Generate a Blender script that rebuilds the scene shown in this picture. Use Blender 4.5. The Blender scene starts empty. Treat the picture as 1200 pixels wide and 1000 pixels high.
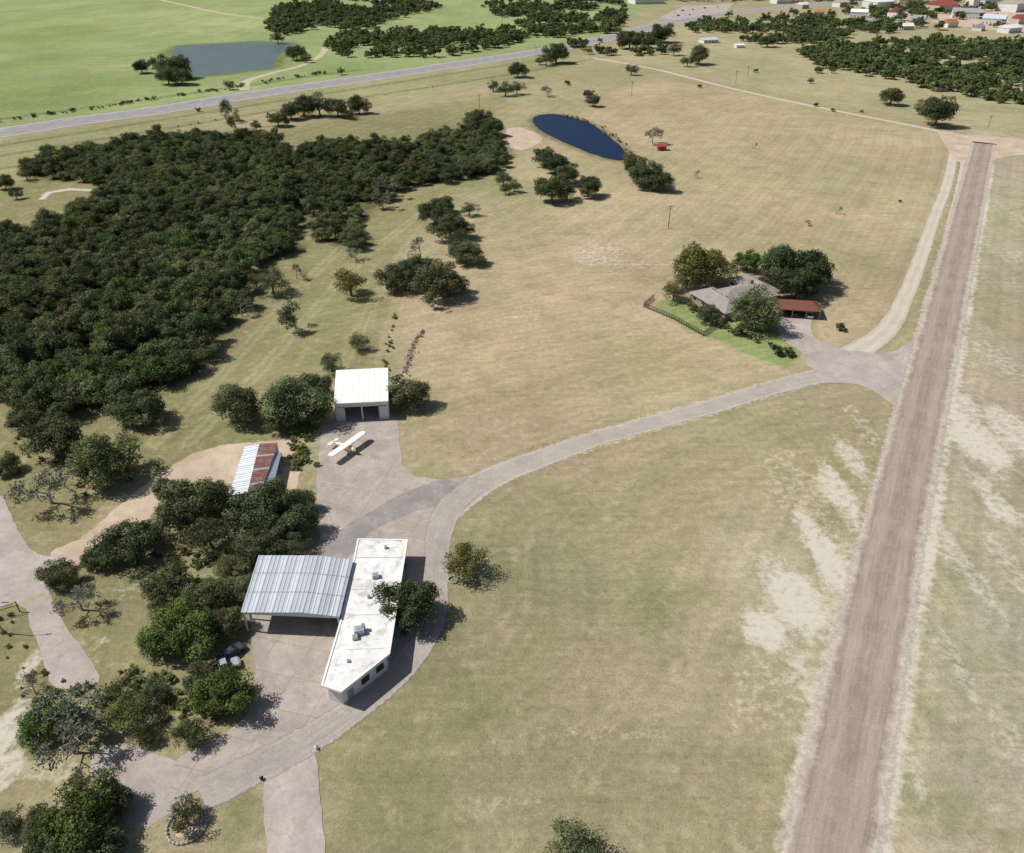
import bpy, bmesh, math, random
import numpy as np
from mathutils import Vector, Matrix
random.seed(7); rng=np.random.default_rng(7)
# ---------------------------------------------------------------- survey frame
# photogrammetric reading of the aerial photo -> metres on the ground plane
H=100.0; F=923.0; PT=math.radians(32.6); CP=math.cos(PT); SP=math.sin(PT)
def G(px,py,z=0.0):
    u=(px-600)/F; v=(py-500)/F
    t=(H-z)/(SP+v*CP)
    return (u*t,(CP-v*SP)*t)
def SC(py,z=0.0): return CP*(py+90.0)/(H-z)      # px per metre
scene=bpy.context.scene
col=scene.collection
# ---------------------------------------------------------------- noise
def vnoise(x,y,seed=0):
    ix=np.floor(x).astype(np.int64); iy=np.floor(y).astype(np.int64)
    fx=x-ix; fy=y-iy; fx=fx*fx*(3-2*fx); fy=fy*fy*(3-2*fy)
    def h(a,b):
        n=(a*374761393+b*668265263+seed*974634777)&0xffffffff
        n=((n^(n>>13))*1274126177)&0xffffffff
        return ((n^(n>>16))&0xffff)/65535.0
    return (h(ix,iy)*(1-fx)+h(ix+1,iy)*fx)*(1-fy)+(h(ix,iy+1)*(1-fx)+h(ix+1,iy+1)*fx)*fy
def fbm(x,y,seed=0,o=4):
    s=0;a=.5;t=0
    for i in range(o):
        s=s+a*vnoise(x,y,seed+i); t+=a; a*=.5; x=x*2.03+7.1; y=y*2.03+3.3
    return s/t
def lin(c):
    c=np.array(c,float)/255.0
    return np.where(c<=.04045,c/12.92,((c+.055)/1.055)**2.4)
def alb(c,k=1/1.1): return tuple(float(v) for v in lin(c)*k)
# ---------------------------------------------------------------- materials
def NM(name):
    m=bpy.data.materials.new(name); m.use_nodes=True; nt=m.node_tree; nt.nodes.clear()
    out=nt.nodes.new('ShaderNodeOutputMaterial'); b=nt.nodes.new('ShaderNodeBsdfPrincipled')
    nt.links.new(b.outputs[0],out.inputs[0]); b.inputs['Roughness'].default_value=.9
    b.inputs['Specular IOR Level'].default_value=.05
    return m,nt,b,out
def L(nt,a,b): nt.links.new(a,b)
def setin(nt,sock,v):
    if isinstance(v,(int,float)): sock.default_value=v
    elif isinstance(v,(tuple,list)): sock.default_value=(tuple(v)+(1,))[:len(sock.default_value)] if len(v)==3 and len(sock.default_value)==4 else v
    else: L(nt,v,sock)
def OC(nt,scale=None,rot=0,kind='Object'):
    t=nt.nodes.new('ShaderNodeTexCoord'); o=t.outputs[kind]
    if scale is not None or rot:
        mp=nt.nodes.new('ShaderNodeMapping'); mp.inputs['Scale'].default_value=scale or (1,1,1)
        mp.inputs['Rotation'].default_value=(0,0,rot); L(nt,o,mp.inputs[0]); o=mp.outputs[0]
    return o
def NZ(nt,vec,scale,detail=4,rough=.6,dist=0):
    n=nt.nodes.new('ShaderNodeTexNoise'); n.inputs['Scale'].default_value=scale
    n.inputs['Detail'].default_value=detail; n.inputs['Roughness'].default_value=rough
    n.inputs['Distortion'].default_value=dist; L(nt,vec,n.inputs['Vector']); return n.outputs[0]
def MR(nt,v,a,b,c,d,smooth=False):
    n=nt.nodes.new('ShaderNodeMapRange'); n.clamp=True
    if smooth: n.interpolation_type='SMOOTHSTEP'
    L(nt,v,n.inputs[0])
    for i,x in enumerate((a,b,c,d)): n.inputs[i+1].default_value=x
    return n.outputs[0]
def MA(nt,op,a,b=0.0,c=0.0):
    n=nt.nodes.new('ShaderNodeMath'); n.operation=op
    setin(nt,n.inputs[0],a); setin(nt,n.inputs[1],b); setin(nt,n.inputs[2],c); return n.outputs[0]
def MX(nt,f,a,b,bt='MIX'):
    n=nt.nodes.new('ShaderNodeMix'); n.data_type='RGBA'; n.blend_type=bt
    setin(nt,n.inputs[0],f); setin(nt,n.inputs[6],a); setin(nt,n.inputs[7],b); return n.outputs[2]
def SCALE(nt,colr,f):  # colour * float
    n=nt.nodes.new('ShaderNodeVectorMath'); n.operation='SCALE'; setin(nt,n.inputs[0],colr); setin(nt,n.inputs[3],f); return n.outputs[0]
def BUMP(nt,b,h,strength=.3,dist=.1):
    n=nt.nodes.new('ShaderNodeBump'); n.inputs['Strength'].default_value=strength; n.inputs['Distance'].default_value=dist
    L(nt,h,n.inputs['Height']); L(nt,n.outputs[0],b.inputs['Normal'])
def mottled(name,c1,c2,s1=.5,s2=5,amp=.15,rough=.85,metal=0,spec=.15,stain=None,sst=.3):
    m,nt,b,o=NM(name); v=OC(nt)
    n1=NZ(nt,v,s1,6,.65); n2=NZ(nt,v,s2,4,.6)
    c=MX(nt,MR(nt,n1,.35,.65,0,1),c1,c2)
    c=SCALE(nt,c,MR(nt,n2,.25,.75,1-amp,1+amp))
    if stain:
        n3=NZ(nt,v,s1*1.7,8,.75,.6); c=MX(nt,MR(nt,n3,.5,.66,0,sst),c,stain)
    L(nt,c,b.inputs['Base Color']); b.inputs['Roughness'].default_value=rough
    b.inputs['Metallic'].default_value=metal; b.inputs['Specular IOR Level'].default_value=spec
    return m
# ---------------------------------------------------------------- mesh helpers
def mesh_obj(name,verts,faces,mats=(),parent=None,smooth=False,midx=None,loc=(0,0,0)):
    me=bpy.data.meshes.new(name); me.from_pydata([tuple(v) for v in verts],[],[tuple(f) for f in faces])
    for m in mats: me.materials.append(m)
    if midx is not None: me.polygons.foreach_set('material_index',midx)
    if smooth: me.polygons.foreach_set('use_smooth',[True]*len(me.polygons))
    me.update(); ob=bpy.data.objects.new(name,me); ob.location=loc; col.objects.link(ob)
    if parent: ob.parent=parent
    return ob
def empty(name,x=0,y=0,ang=0,z=0):
    e=bpy.data.objects.new(name,None); e.location=(x,y,z); e.rotation_euler=(0,0,ang); e.empty_display_size=1; col.objects.link(e); return e
def box(name,c,s,mat,parent=None,rz=0,bevel=0):
    bm=bmesh.new(); bmesh.ops.create_cube(bm,size=1)
    for v in bm.verts: v.co=Vector((v.co.x*s[0],v.co.y*s[1],v.co.z*s[2]))
    if bevel: bmesh.ops.bevel(bm,geom=bm.edges[:],offset=bevel,segments=1,affect='EDGES')
    me=bpy.data.meshes.new(name); bm.to_mesh(me); bm.free(); me.materials.append(mat)
    ob=bpy.data.objects.new(name,me); ob.location=c; ob.rotation_euler=(0,0,rz); col.objects.link(ob)
    if parent: ob.parent=parent
    return ob
def catmull(P,closed=False,step=2.0):
    P=[np.array(q,float) for q in P]; n=len(P); out=[]
    rngi=range(n if closed else n-1)
    for i in rngi:
        if closed: a,b,c,d=P[(i-1)%n],P[i],P[(i+1)%n],P[(i+2)%n]
        else: a=P[max(i-1,0)];b=P[i];c=P[i+1];d=P[min(i+2,n-1)]
        k=max(1,int(np.linalg.norm((c-b)[:2])/step))
        for j in range(k):
            t=j/k; out.append(.5*((2*b)+(-a+c)*t+(2*a-5*b+4*c-d)*t*t+(-a+3*b-3*c+d)*t**3))
    if not closed: out.append(P[-1])
    return np.array(out)
def densify(P,step):
    P=[np.array(q,float) for q in P]; out=[]
    for i in range(len(P)):
        a=P[i];b=P[(i+1)%len(P)];k=max(1,int(np.linalg.norm(b-a)/step))
        for j in range(k): out.append(a+(b-a)*j/k)
    return np.array(out)
def poly_sheet(name,pts_px,z,mat,smooth=True,jit=.25,step=1.0,world=False):
    P=[q if world else G(*q) for q in pts_px]
    A=catmull(P,True,step) if smooth else densify(P,step)
    if jit:
        n=fbm(A[:,0]*.8,A[:,1]*.8,3)-.5; m=fbm(A[:,0]*.8+50,A[:,1]*.8,9)-.5
        A=A+np.stack([n,m],1)*jit*3
    bm=bmesh.new(); vs=[bm.verts.new((a[0],a[1],z)) for a in A]; f=bm.faces.new(vs)
    bm.normal_update()
    if f.normal.z<0 : f.normal_flip()
    bmesh.ops.triangulate(bm,faces=bm.faces[:])
    me=bpy.data.meshes.new(name); bm.to_mesh(me); bm.free(); me.materials.append(mat)
    ob=bpy.data.objects.new(name,me); col.objects.link(ob); return ob
def strip(name,pts,z,mat,step=2.0,jit=.2,world=False):
    """pts: (px,py,width_m); mesh with uv = across(0..1), along metres"""
    P=[(q if world else (*G(q[0],q[1]),q[2])) for q in pts]
    A=catmull(P,False,step); d=np.gradient(A[:,:2],axis=0); d/=np.linalg.norm(d,axis=1)[:,None]+1e-9
    nrm=np.stack([-d[:,1],d[:,0]],1); w=A[:,2]/2
    jl=(fbm(A[:,0]*.3,A[:,1]*.3,5)-.5)*jit*4; jr=(fbm(A[:,0]*.3+99,A[:,1]*.3,6)-.5)*jit*4
    Lf=A[:,:2]+nrm*(w+jl)[:,None]; Rt=A[:,:2]-nrm*(w+jr)[:,None]
    s=np.concatenate([[0],np.cumsum(np.linalg.norm(np.diff(A[:,:2],axis=0),axis=1))])
    n=len(A); verts=[(*Rt[i],z) for i in range(n)]+[(*Lf[i],z) for i in range(n)]
    faces=[(i,i+1,n+i+1,n+i) for i in range(n-1)]
    ob=mesh_obj(name,verts,faces,[mat]); uv=ob.data.uv_layers.new(name='UVMap')
    for pl in ob.data.polygons:
        for li in pl.loop_indices:
            vi=ob.data.loops[li].vertex_index; uv.data[li].uv=(0 if vi<n else 1, s[vi%n])
    return ob,A
# ---------------------------------------------------------------- road materials
def road_mat(name,c1,c2,edge,track=None,patch=None,ragged=True,streak=1.0,tw=.2,est=.85):
    m,nt,b,o=NM(name); v=OC(nt); uv=OC(nt,kind='UV')
    sx=nt.nodes.new('ShaderNodeSeparateXYZ'); L(nt,uv,sx.inputs[0]); u=sx.outputs[0]
    st=OC(nt,scale=(14,.06,1),kind='UV')
    n1=NZ(nt,v,.12,7,.65); ns=NZ(nt,st,1.6,6,.7); n2=NZ(nt,v,3.5,6,.7); n3=NZ(nt,v,.45,8,.75,.5)
    c=MX(nt,MR(nt,n1,.35,.65,0,1),c1,c2)
    c=SCALE(nt,c,MR(nt,ns,.3,.7,1-.14*streak,1+.14*streak))
    if track: 
        a=MA(nt,'ABSOLUTE',MA(nt,'SUBTRACT',MA(nt,'ABSOLUTE',MA(nt,'SUBTRACT',u,.5)),tw))
        k=MR(nt,a,.03,.13,.65,0,True); c=MX(nt,MA(nt,'MULTIPLY',k,MR(nt,ns,.3,.7,.3,1)),c,track)
    if patch: c=MX(nt,MR(nt,n3,.52,.66,0,.5),c,patch)
    ed=MA(nt,'ABSOLUTE',MA(nt,'SUBTRACT',u,.5))
    ee=MR(nt,MA(nt,'ADD',ed,MA(nt,'MULTIPLY',MA(nt,'SUBTRACT',n3,.5),.28)),.33,.46,0,est)
    c=MX(nt,ee,c,edge)
    c=SCALE(nt,c,MR(nt,n2,.25,.75,.78,1.2))
    L(nt,c,b.inputs['Base Color']); BUMP(nt,b,n2,.4,.05)
    if ragged:
        tr=nt.nodes.new('ShaderNodeBsdfTransparent'); mx=nt.nodes.new('ShaderNodeMixShader')
        n4=NZ(nt,v,.9,7,.75)
        f=MR(nt,MA(nt,'ADD',ed,MA(nt,'MULTIPLY',MA(nt,'SUBTRACT',n4,.5),.3)),.42,.5,0,1)
        L(nt,f,mx.inputs[0]); L(nt,b.outputs[0],mx.inputs[1]); L(nt,tr.outputs[0],mx.inputs[2]); L(nt,mx.outputs[0],o.inputs[0])
    return m
M_run=road_mat('worn_runway_surface',alb((166,150,136)),alb((150,135,122)),alb((214,204,188)),track=alb((184,168,154)),patch=alb((180,165,150)),streak=1.4)
M_taxi=road_mat('worn_taxiway_surface',alb((184,174,162)),alb((168,158,148)),alb((204,194,176)),patch=alb((196,187,175)))
M_curve=road_mat('curved_drive_surface',alb((180,169,158)),alb((164,154,145)),alb((192,182,170)),patch=alb((192,183,172)),est=.5)
M_dirt=road_mat('gravel_track',alb((204,192,174)),alb((190,178,158)),alb((176,163,132)),track=alb((214,205,190)))
M_hwy=road_mat('highway_asphalt',alb((160,157,158)),alb((150,147,149)),alb((178,172,162)),ragged=False,streak=.6)
def slab_mat(name,c1,c2,patch,seam=True,rot=0,sz=6.0):
    m,nt,b,o=NM(name); v=OC(nt); n1=NZ(nt,v,.1,7,.65); n2=NZ(nt,v,3.2,6,.7); n3=NZ(nt,v,.35,9,.78,.7); n5=NZ(nt,v,.06,5,.6,1.0)
    c=MX(nt,MR(nt,n1,.36,.62,0,1),c1,c2); c=MX(nt,MR(nt,n3,.48,.66,0,.6),c,patch)
    n6=NZ(nt,v,.22,8,.8,1.2); c=MX(nt,MR(nt,n6,.56,.68,0,.35),c,tuple(x*.55 for x in c2))
    c=SCALE(nt,c,MR(nt,n5,.35,.65,.86,1.1))
    c=SCALE(nt,c,MR(nt,n2,.25,.75,.84,1.15))
    vo=nt.nodes.new('ShaderNodeTexVoronoi'); vo.feature='DISTANCE_TO_EDGE'; vo.inputs['Scale'].default_value=.16
    dn=nt.nodes.new('ShaderNodeVectorMath'); dn.operation='ADD'
    nn=nt.nodes.new('ShaderNodeTexNoise'); nn.inputs['Scale'].default_value=.4; nn.inputs['Detail'].default_value=5; L(nt,v,nn.inputs['Vector'])
    sc=nt.nodes.new('ShaderNodeVectorMath'); sc.operation='SCALE'; sc.inputs[3].default_value=3; L(nt,nn.outputs[1],sc.inputs[0])
    L(nt,v,dn.inputs[0]); L(nt,sc.outputs[0],dn.inputs[1]); L(nt,dn.outputs[0],vo.inputs['Vector'])
    c=MX(nt,MA(nt,'MULTIPLY',MR(nt,vo.outputs[0],.0,.022,.32,0),MR(nt,n1,.4,.6,1,.1)),c,alb((105,97,88)))
    if seam:
        vv=OC(nt,rot=rot); br=nt.nodes.new('ShaderNodeTexBrick'); br.offset=0; br.inputs['Scale'].default_value=1
        br.inputs['Brick Width'].default_value=sz; br.inputs['Row Height'].default_value=sz; br.inputs['Mortar Size'].default_value=.06
        br.inputs['Color1'].default_value=(.92,.92,.92,1); br.inputs['Color2'].default_value=(1.06,1.05,1.04,1); br.inputs['Mortar'].default_value=(.7,.69,.66,1)
        L(nt,vv,br.inputs['Vector']); c=MX(nt,.75,c,br.outputs[0],'MULTIPLY')
    L(nt,c,b.inputs['Base Color']); BUMP(nt,b,n2,.3,.04); return m
M_apron=slab_mat('apron_concrete',alb((188,176,164)),alb((168,156,147)),alb((204,194,182)),rot=.25)
M_asph=slab_mat('old_asphalt',alb((162,154,148)),alb((148,141,137)),alb((182,175,166)),seam=False)
M_pink=slab_mat('weathered_street_asphalt',alb((188,176,166)),alb((172,160,152)),alb((202,192,181)),seam=False)
M_pdirt=mottled('caliche_dirt',alb((210,190,168)),alb((188,165,143)),.12,2.5,.16,stain=alb((160,148,112)),sst=.5)
# ---------------------------------------------------------------- roads
runway,_=strip('runway',[(960,1060,12.4),(972,1000,12.4),(1052,600,12.4),(1108,360,12.4),(1150,180,12),(1154,168,12)],.06,M_run,jit=.18)
rw=[G(972,1000),G(1150,180)]
loop_pts=[(1112,160,5),(1117,178,5.2),(1110,215,5.2),(1094,258,5.4),(1076,310,5.6),(1060,350,6),(1040,385,7),(1010,408,9),(985,422,9)]
strip('gravel_loop_road',loop_pts,.035,M_dirt)
taxi_pts=[(1050,440,7.5),(1010,436,7.5),(960,441,7.2),(900,456,6.4),(840,475,6.2),(770,494,6.2),(700,514,6.2),(640,535,6.8),(585,556,7.5),(545,578,8.5),(520,600,9),(506,640,8),(503,690,7)]
strip('taxiway',taxi_pts[:11],.045,M_taxi)
poly_sheet('runway_turnoff',[(950,436),(975,428),(1000,412),(1022,414),(1046,412),(1062,404),(1090,392),(1082,430),(1072,480),(1052,478),(1040,470),(1026,460),(1008,452),(985,449),(955,448)],.05,M_pink,jit=.2,step=1)
strip('ranch_road',[(1230,178,9),(1170,172,9),(1130,163,7),(1090,152,5.5),(1020,138,5),(930,120,5),(850,102,5),(775,83,5),(735,75,5),(695,68,6)],.04,M_dirt,step=4)
poly_sheet('road_junction',[(1100,154),(1130,158),(1165,160),(1240,170),(1240,184),(1195,182),(1166,186),(1136,184),(1124,190),(1112,176)],.05,M_pdirt,jit=.3)
strip('runway_shoulder_track',[(1082,385,2),(1098,320,1.6),(1112,260,1.4),(1124,210,1.6),(1130,182,3)],.03,M_dirt)
M_ltrk=road_mat('faint_track',alb((200,190,160)),alb((184,174,144)),alb((164,160,115)))
strip('pond_driveway',[(286,106,9),(290,95,9),(318,86,7),(350,78,7),(372,68,7),(382,56,8)],.03,M_ltrk,step=5)
strip('pasture_track',[(170,-4,9),(215,6,9),(262,16,9),(310,22,9)],.03,M_ltrk,step=5)
hw=[(-60,165),(0,156),(90,142),(180,130),(290,112),(400,96),(520,78),(640,59),(720,43),(790,26),(870,14),(960,5),(1080,-4)]
hwl,HA=strip('highway',[(a,b,26) for a,b in hw],.05,M_hwy,step=6,jit=0)
M_wht=mottled('road_paint_white',alb((225,225,220)),alb((200,200,195)),1,8,.1)
M_yel=mottled('road_paint_yellow',alb((205,175,90)),alb((185,162,100)),1,8,.1)
def offset_line(name,A,off,w,z,mat,dash=None):
    d=np.gradient(A[:,:2],axis=0); d/=np.linalg.norm(d,axis=1)[:,None]; n=np.stack([-d[:,1],d[:,0]],1)
    V=[];Fc=[]
    for i in range(len(A)-1):
        if dash and i%dash: continue
        k=len(V)
        for j,s in ((i,-1),(i+1,-1),(i+1,1),(i,1)): q=A[j,:2]+n[j]*(off+s*w/2); V.append((q[0],q[1],z))
        Fc.append((k,k+1,k+2,k+3))
    return mesh_obj(name,V,Fc,[mat])
hwm=empty('highway_markings')
for off in (-11.5,11.5): offset_line('edge_line',HA,off,.5,.07,M_wht).parent=hwm
for off in (-.6,.6): offset_line('centre_line',HA,off,.35,.07,M_yel).parent=hwm
for off in (-6,6): offset_line('lane_dash',HA,off,.4,.07,M_wht,dash=2).parent=hwm
poly_sheet('hangar_apron',[(390,487),(424,486),(457,486),(467,497),(468,520),(472,545),(488,559),(520,563),(548,558),(560,572),(532,590),(515,612),(512,640),(512,700),(512,728),(500,752),(470,783),(428,820),(395,842),(360,862),(300,892),(240,925),(195,940),(192,905),(222,882),(262,862),(292,835),(300,800),(296,760),(292,725),(330,690),(370,662),(374,640),(372,600),(371,560),(374,522),(380,500)],.055,M_apron,smooth=False,jit=.35)
poly_sheet('asphalt_road',[(372,640),(388,628),(430,602),(470,580),(520,563),(548,575),(515,592),(480,602),(432,625),(425,640),(395,660),(372,662)],.07,M_asph)
strip('curved_drive',[(560,567,6),(540,582,6),(524,600,6.3),(514,630,5.5),(512,670,4.5),(510,715,4.5),(497,750,4.8),(465,790,5),(420,828,5.2),(370,862,5.6),(300,900,6),(235,932,6)],.075,M_curve,jit=.1)
poly_sheet('south_drive',[(308,902),(340,880),(368,868),(372,900),(376,950),(384,1010),(390,1060),(318,1060),(313,1000),(310,950)],.065,M_pink,smooth=False,jit=.25)
poly_sheet('gravel_forecourt',[(110,880),(150,872),(200,890),(225,905),(222,940),(195,955),(165,975),(140,960),(120,930),(108,905)],.03,M_pink,jit=.4)
poly_sheet('west_street',[(-40,560),(0,580),(12,602),(28,632),(45,650),(80,652),(84,664),(58,676),(60,700),(78,735),(100,765),(118,792),(116,800),(66,806),(52,775),(36,735),(22,708),(-40,706)],.05,M_pink,jit=.2)
poly_sheet('dirt_drive',[(62,648),(92,632),(125,606),(160,575),(195,550),(230,532),(262,522),(300,518),(345,520),(345,575),(300,585),(268,582),(245,590),(205,592),(165,612),(128,640),(95,662),(70,664)],.03,M_pdirt,jit=.6)
ym=empty('street_markings')
A=catmull([G(14,712),G(32,704),G(52,697)],False,1.5); A=np.c_[A,np.zeros(len(A))]
for o_ in(-.2,.2): offset_line('yellow_line',A,o_,.14,.07,M_yel).parent=ym
A=catmull([G(60,715),G(84,755),G(104,790)],False,1.5); A=np.c_[A,np.zeros(len(A))]
offset_line('worn_line',A,0,.12,.07,M_yel,dash=3).parent=ym
# ---------------------------------------------------------------- ground sheet
def axis(a,b,step,lo,hi,g1=1.012,far=900):
    mid=list(np.arange(a,b,step)); s=step; x=b; up=[]
    while x<hi:
        up.append(x); s*=g1 if abs(x)<far else 1.1; x+=s
    s=step; x=a-step; dn=[]
    while x>lo:
        dn.append(x); s*=g1 if abs(x)<far else 1.1; x-=s
    return np.array(dn[::-1]+mid+up)
ax=axis(-170,240,1.0,-9000,9000); ay=axis(35,300,1.0,-600,12000)
X,Y=np.meshgrid(ax,ay); nx,ny=len(ax),len(ay); X=X.ravel(); Y=Y.ravel()
Nw=fbm(X*.02,Y*.02,11,5); Nm=fbm(X*.09,Y*.09,21,5)
C=np.tile(lin((158,147,113)),(len(X),1)); D=np.zeros(len(X))
def sdf(P):
    P=np.array(P); n=len(P); d=np.full(len(X),1e18); s=np.zeros(len(X),bool)
    for i in range(n):
        a=P[i];b=P[(i+1)%n]; e=b-a; wx=X-a[0];wy=Y-a[1]
        t=np.clip((wx*e[0]+wy*e[1])/(e@e+1e-9),0,1); dd=(wx-e[0]*t)**2+(wy-e[1]*t)**2; d=np.minimum(d,dd)
        c=((a[1]>Y)!=(b[1]>Y)); 
        with np.errstate(divide='ignore',invalid='ignore'): xi=a[0]+(Y-a[1])*e[0]/(e[1] if abs(e[1])>1e-9 else 1e-9)
        s^=c&(X<xi)
    d=np.sqrt(d); return np.where(s,-d,d)
def sstep(x): x=np.clip(x,0,1); return x*x*(3-2*x)
def paint(poly,c,soft=4,st=1.0,nz=6):
    sd=sdf([G(*q) for q in poly])+(Nm-.5)*nz*2
    m=sstep(.5-sd/(2*soft))*st; C[:]=C*(1-m[:,None])+lin(c)*m[:,None]
def blobm(px,py,rx,ry,ang=0):
    gx,gy=G(px,py); a=rx/SC(py); y1=G(px,py-ry)[1]; y2=G(px,py+ry)[1]; b=abs(y1-y2)/2
    dx=X-gx; dy=Y-gy; ca,sa=math.cos(ang),math.sin(ang); q=np.sqrt(((dx*ca+dy*sa)/a)**2+((-dx*sa+dy*ca)/b)**2)
    return sstep(1.35-q+(Nm-.5)*1.1)
def blob(px,py,rx,ry,c,st=.6,ang=0):
    m=blobm(px,py,rx,ry,ang)*st; C[:]=C*(1-m[:,None])+lin(c)*m[:,None]
def dirt(px,py,rx,ry,st=.6,ang=0):
    np.maximum(D,blobm(px,py,rx,ry,ang)*st,out=D)
def polydist(P):
    P=np.array(P); d=np.full(len(X),1e18)
    for i in range(len(P)-1):
        a=P[i];b=P[i+1];e=b-a; t=np.clip(((X-a[0])*e[0]+(Y-a[1])*e[1])/(e@e),0,1)
        d=np.minimum(d,(X-a[0]-e[0]*t)**2+(Y-a[1]-e[1]*t)**2)
    return np.sqrt(d)
paint([(460,555),(470,480),(450,400),(480,330),(560,240),(640,160),(760,90),(860,105),(1110,158),(1105,220),(1060,350),(1000,405),(900,450),(700,510),(560,555)],(174,157,124),8,1,8)
paint([(1130,150),(1200,160),(1500,170),(1700,700),(1400,1200),(1040,1200),(1030,1000),(1110,440),(1165,180)],(170,159,134),5,1,5)
paint([(-600,150),(0,215),(330,150),(600,110),(560,210),(470,300),(440,430),(380,440),(330,520),(250,520),(160,575),(60,640),(-300,500)],(140,133,94),8,1,8)
paint([(-300,610),(60,660),(160,620),(300,580),(370,600),(300,760),(290,850),(200,880),(100,880),(-300,1200)],(137,129,93),4,1,4)
paint([(370,860),(500,760),(520,640),(560,590),(560,700),(520,900),(520,1200),(375,1200)],(144,137,100),10,.9,8)
paint([(-1200,-40),(300,-60),(900,-70),(700,45),(400,92),(180,125),(0,150),(-1200,300)],(142,156,102),10,1,10)
paint([(0,165),(180,139),(400,103),(640,66),(690,62),(660,85),(500,108),(330,130),(200,152),(0,196)],(150,147,106),6,.9,8)
paint([(780,30),(1400,-20),(1500,150),(1200,160),(1100,145),(850,98),(700,62)],(164,156,118),10,.9,10)
blob(60,110,120,22,(122,142,80),.7); blob(180,20,100,14,(160,170,118),.7); blob(420,80,60,9,(122,143,82),.7); blob(60,40,90,16,(128,147,84),.7)
blob(250,30,90,10,(166,172,120),.6); blob(110,75,60,10,(156,166,110),.7); blob(30,75,50,14,(116,134,74),.6); blob(150,105,50,6,(150,158,100),.6); blob(20,10,60,10,(150,162,104),.6); blob(470,20,50,6,(150,156,100),.5)
blob(700,320,90,45,(188,162,133),.7); blob(580,420,80,60,(180,160,124),.6); blob(820,200,140,35,(161,151,112),.6); blob(960,190,90,50,(176,163,126),.5)
blob(600,270,60,30,(158,148,110),.6); blob(760,420,110,35,(164,149,111),.6); blob(1000,300,50,50,(166,153,116),.6); blob(860,270,90,40,(172,158,122),.5)
blob(640,680,110,60,(142,137,102),.7); blob(520,820,90,80,(136,134,94),.75); blob(770,710,30,46,(122,132,88),.6); blob(660,900,160,60,(158,147,116),.6)
blob(850,860,90,60,(156,148,118),.5); blob(880,560,120,50,(160,147,112),.6); blob(700,600,110,35,(150,141,104),.6); blob(460,940,60,60,(130,129,90),.7); blob(600,770,50,50,(152,143,108),.5); blob(760,900,60,50,(146,140,106),.5)
blob(930,700,90,110,(174,163,136),.75); blob(850,780,110,70,(166,155,126),.6); blob(720,800,60,40,(160,149,118),.5)
blob(420,330,60,60,(150,143,100),.5); blob(380,290,40,30,(132,133,90),.6); blob(220,510,80,25,(126,124,82),.7); blob(600,230,60,20,(134,132,90),.6); blob(560,210,40,12,(128,127,84),.5)
blob(440,520,20,50,(152,142,104),.4); blob(1150,900,50,90,(158,150,126),.6); blob(1180,730,30,60,(154,151,134),.5); blob(1110,950,40,50,(148,142,112),.6)
blob(280,960,30,50,(116,122,80),.7); blob(1160,360,40,60,(160,152,114),.6); blob(1180,260,30,40,(152,148,106),.5)
blob(1120,430,40,30,(180,164,138),.6)
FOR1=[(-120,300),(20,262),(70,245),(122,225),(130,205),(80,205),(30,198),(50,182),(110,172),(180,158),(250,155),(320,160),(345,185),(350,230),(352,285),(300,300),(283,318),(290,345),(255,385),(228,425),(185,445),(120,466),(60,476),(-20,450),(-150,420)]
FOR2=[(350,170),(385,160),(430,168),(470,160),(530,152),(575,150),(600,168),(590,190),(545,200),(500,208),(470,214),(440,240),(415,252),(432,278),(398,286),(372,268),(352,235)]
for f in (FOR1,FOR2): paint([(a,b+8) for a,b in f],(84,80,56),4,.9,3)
for b_ in [(965,650,28,80,1.0),(990,590,22,60,.9),(930,700,44,60,.95),(895,738,34,34,.95),(1000,540,18,50,.8),(940,790,28,44,.72),(1010,500,16,44,.6),(960,620,55,130,.56),(900,800,60,60,.5),(1140,520,38,60,.95),(1160,580,26,60,.85),(1120,470,36,26,.8),(1185,500,28,60,.8),(1170,420,40,40,.6),
           (1130,660,20,90,.68),(1120,780,20,100,.58),(1180,860,30,60,.55),(1180,660,30,60,.6),(880,830,40,50,.5),
           (10,850,26,60,1.0),(30,790,14,30,.85),(5,905,20,30,.9),(610,160,14,10,.95),(700,300,45,20,.6),(740,310,50,14,.58),(365,540,10,40,.5),(60,900,40,20,.65),(150,690,30,20,.5),(1165,240,30,50,.5),(620,370,30,14,.52),(690,860,120,14,.5),(600,940,90,20,.48),
           (1180,300,30,60,.5),(300,560,50,14,.6),(880,1000,30,40,.55),(1060,880,14,90,.65),(230,980,30,20,.45),(360,500,16,16,.4),(230,830,40,20,.5),(110,760,20,30,.5)]:
    dirt(*b_)
allroads=[[rw[0],rw[1]],[G(a,b) for a,b,_ in taxi_pts],[G(a,b) for a,b,_ in loop_pts]]
d1=polydist(rw); np.maximum(D,sstep(1-(d1-5.8)/3.2)*.9*(.55+.8*Nm),out=D)
d2=polydist(allroads[1]); np.maximum(D,sstep(1-(d2-3.0)/1.8)*.65,out=D)
d3=polydist(allroads[2]); np.maximum(D,sstep(1-(d3-2.6)/1.6)*.55,out=D)
d4=polydist([G(50,233),G(56,226),G(80,222),G(105,223),G(126,228)]); np.maximum(D,sstep(1-(d4-.5)/3)*1.0,out=D)
RD=np.minimum(d1,np.minimum(d2,d3))
paint([(770,352),(830,345),(960,360),(950,400),(925,432),(890,424),(850,405),(800,385),(762,362)],(126,145,84),1.5,.9,2)
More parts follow.
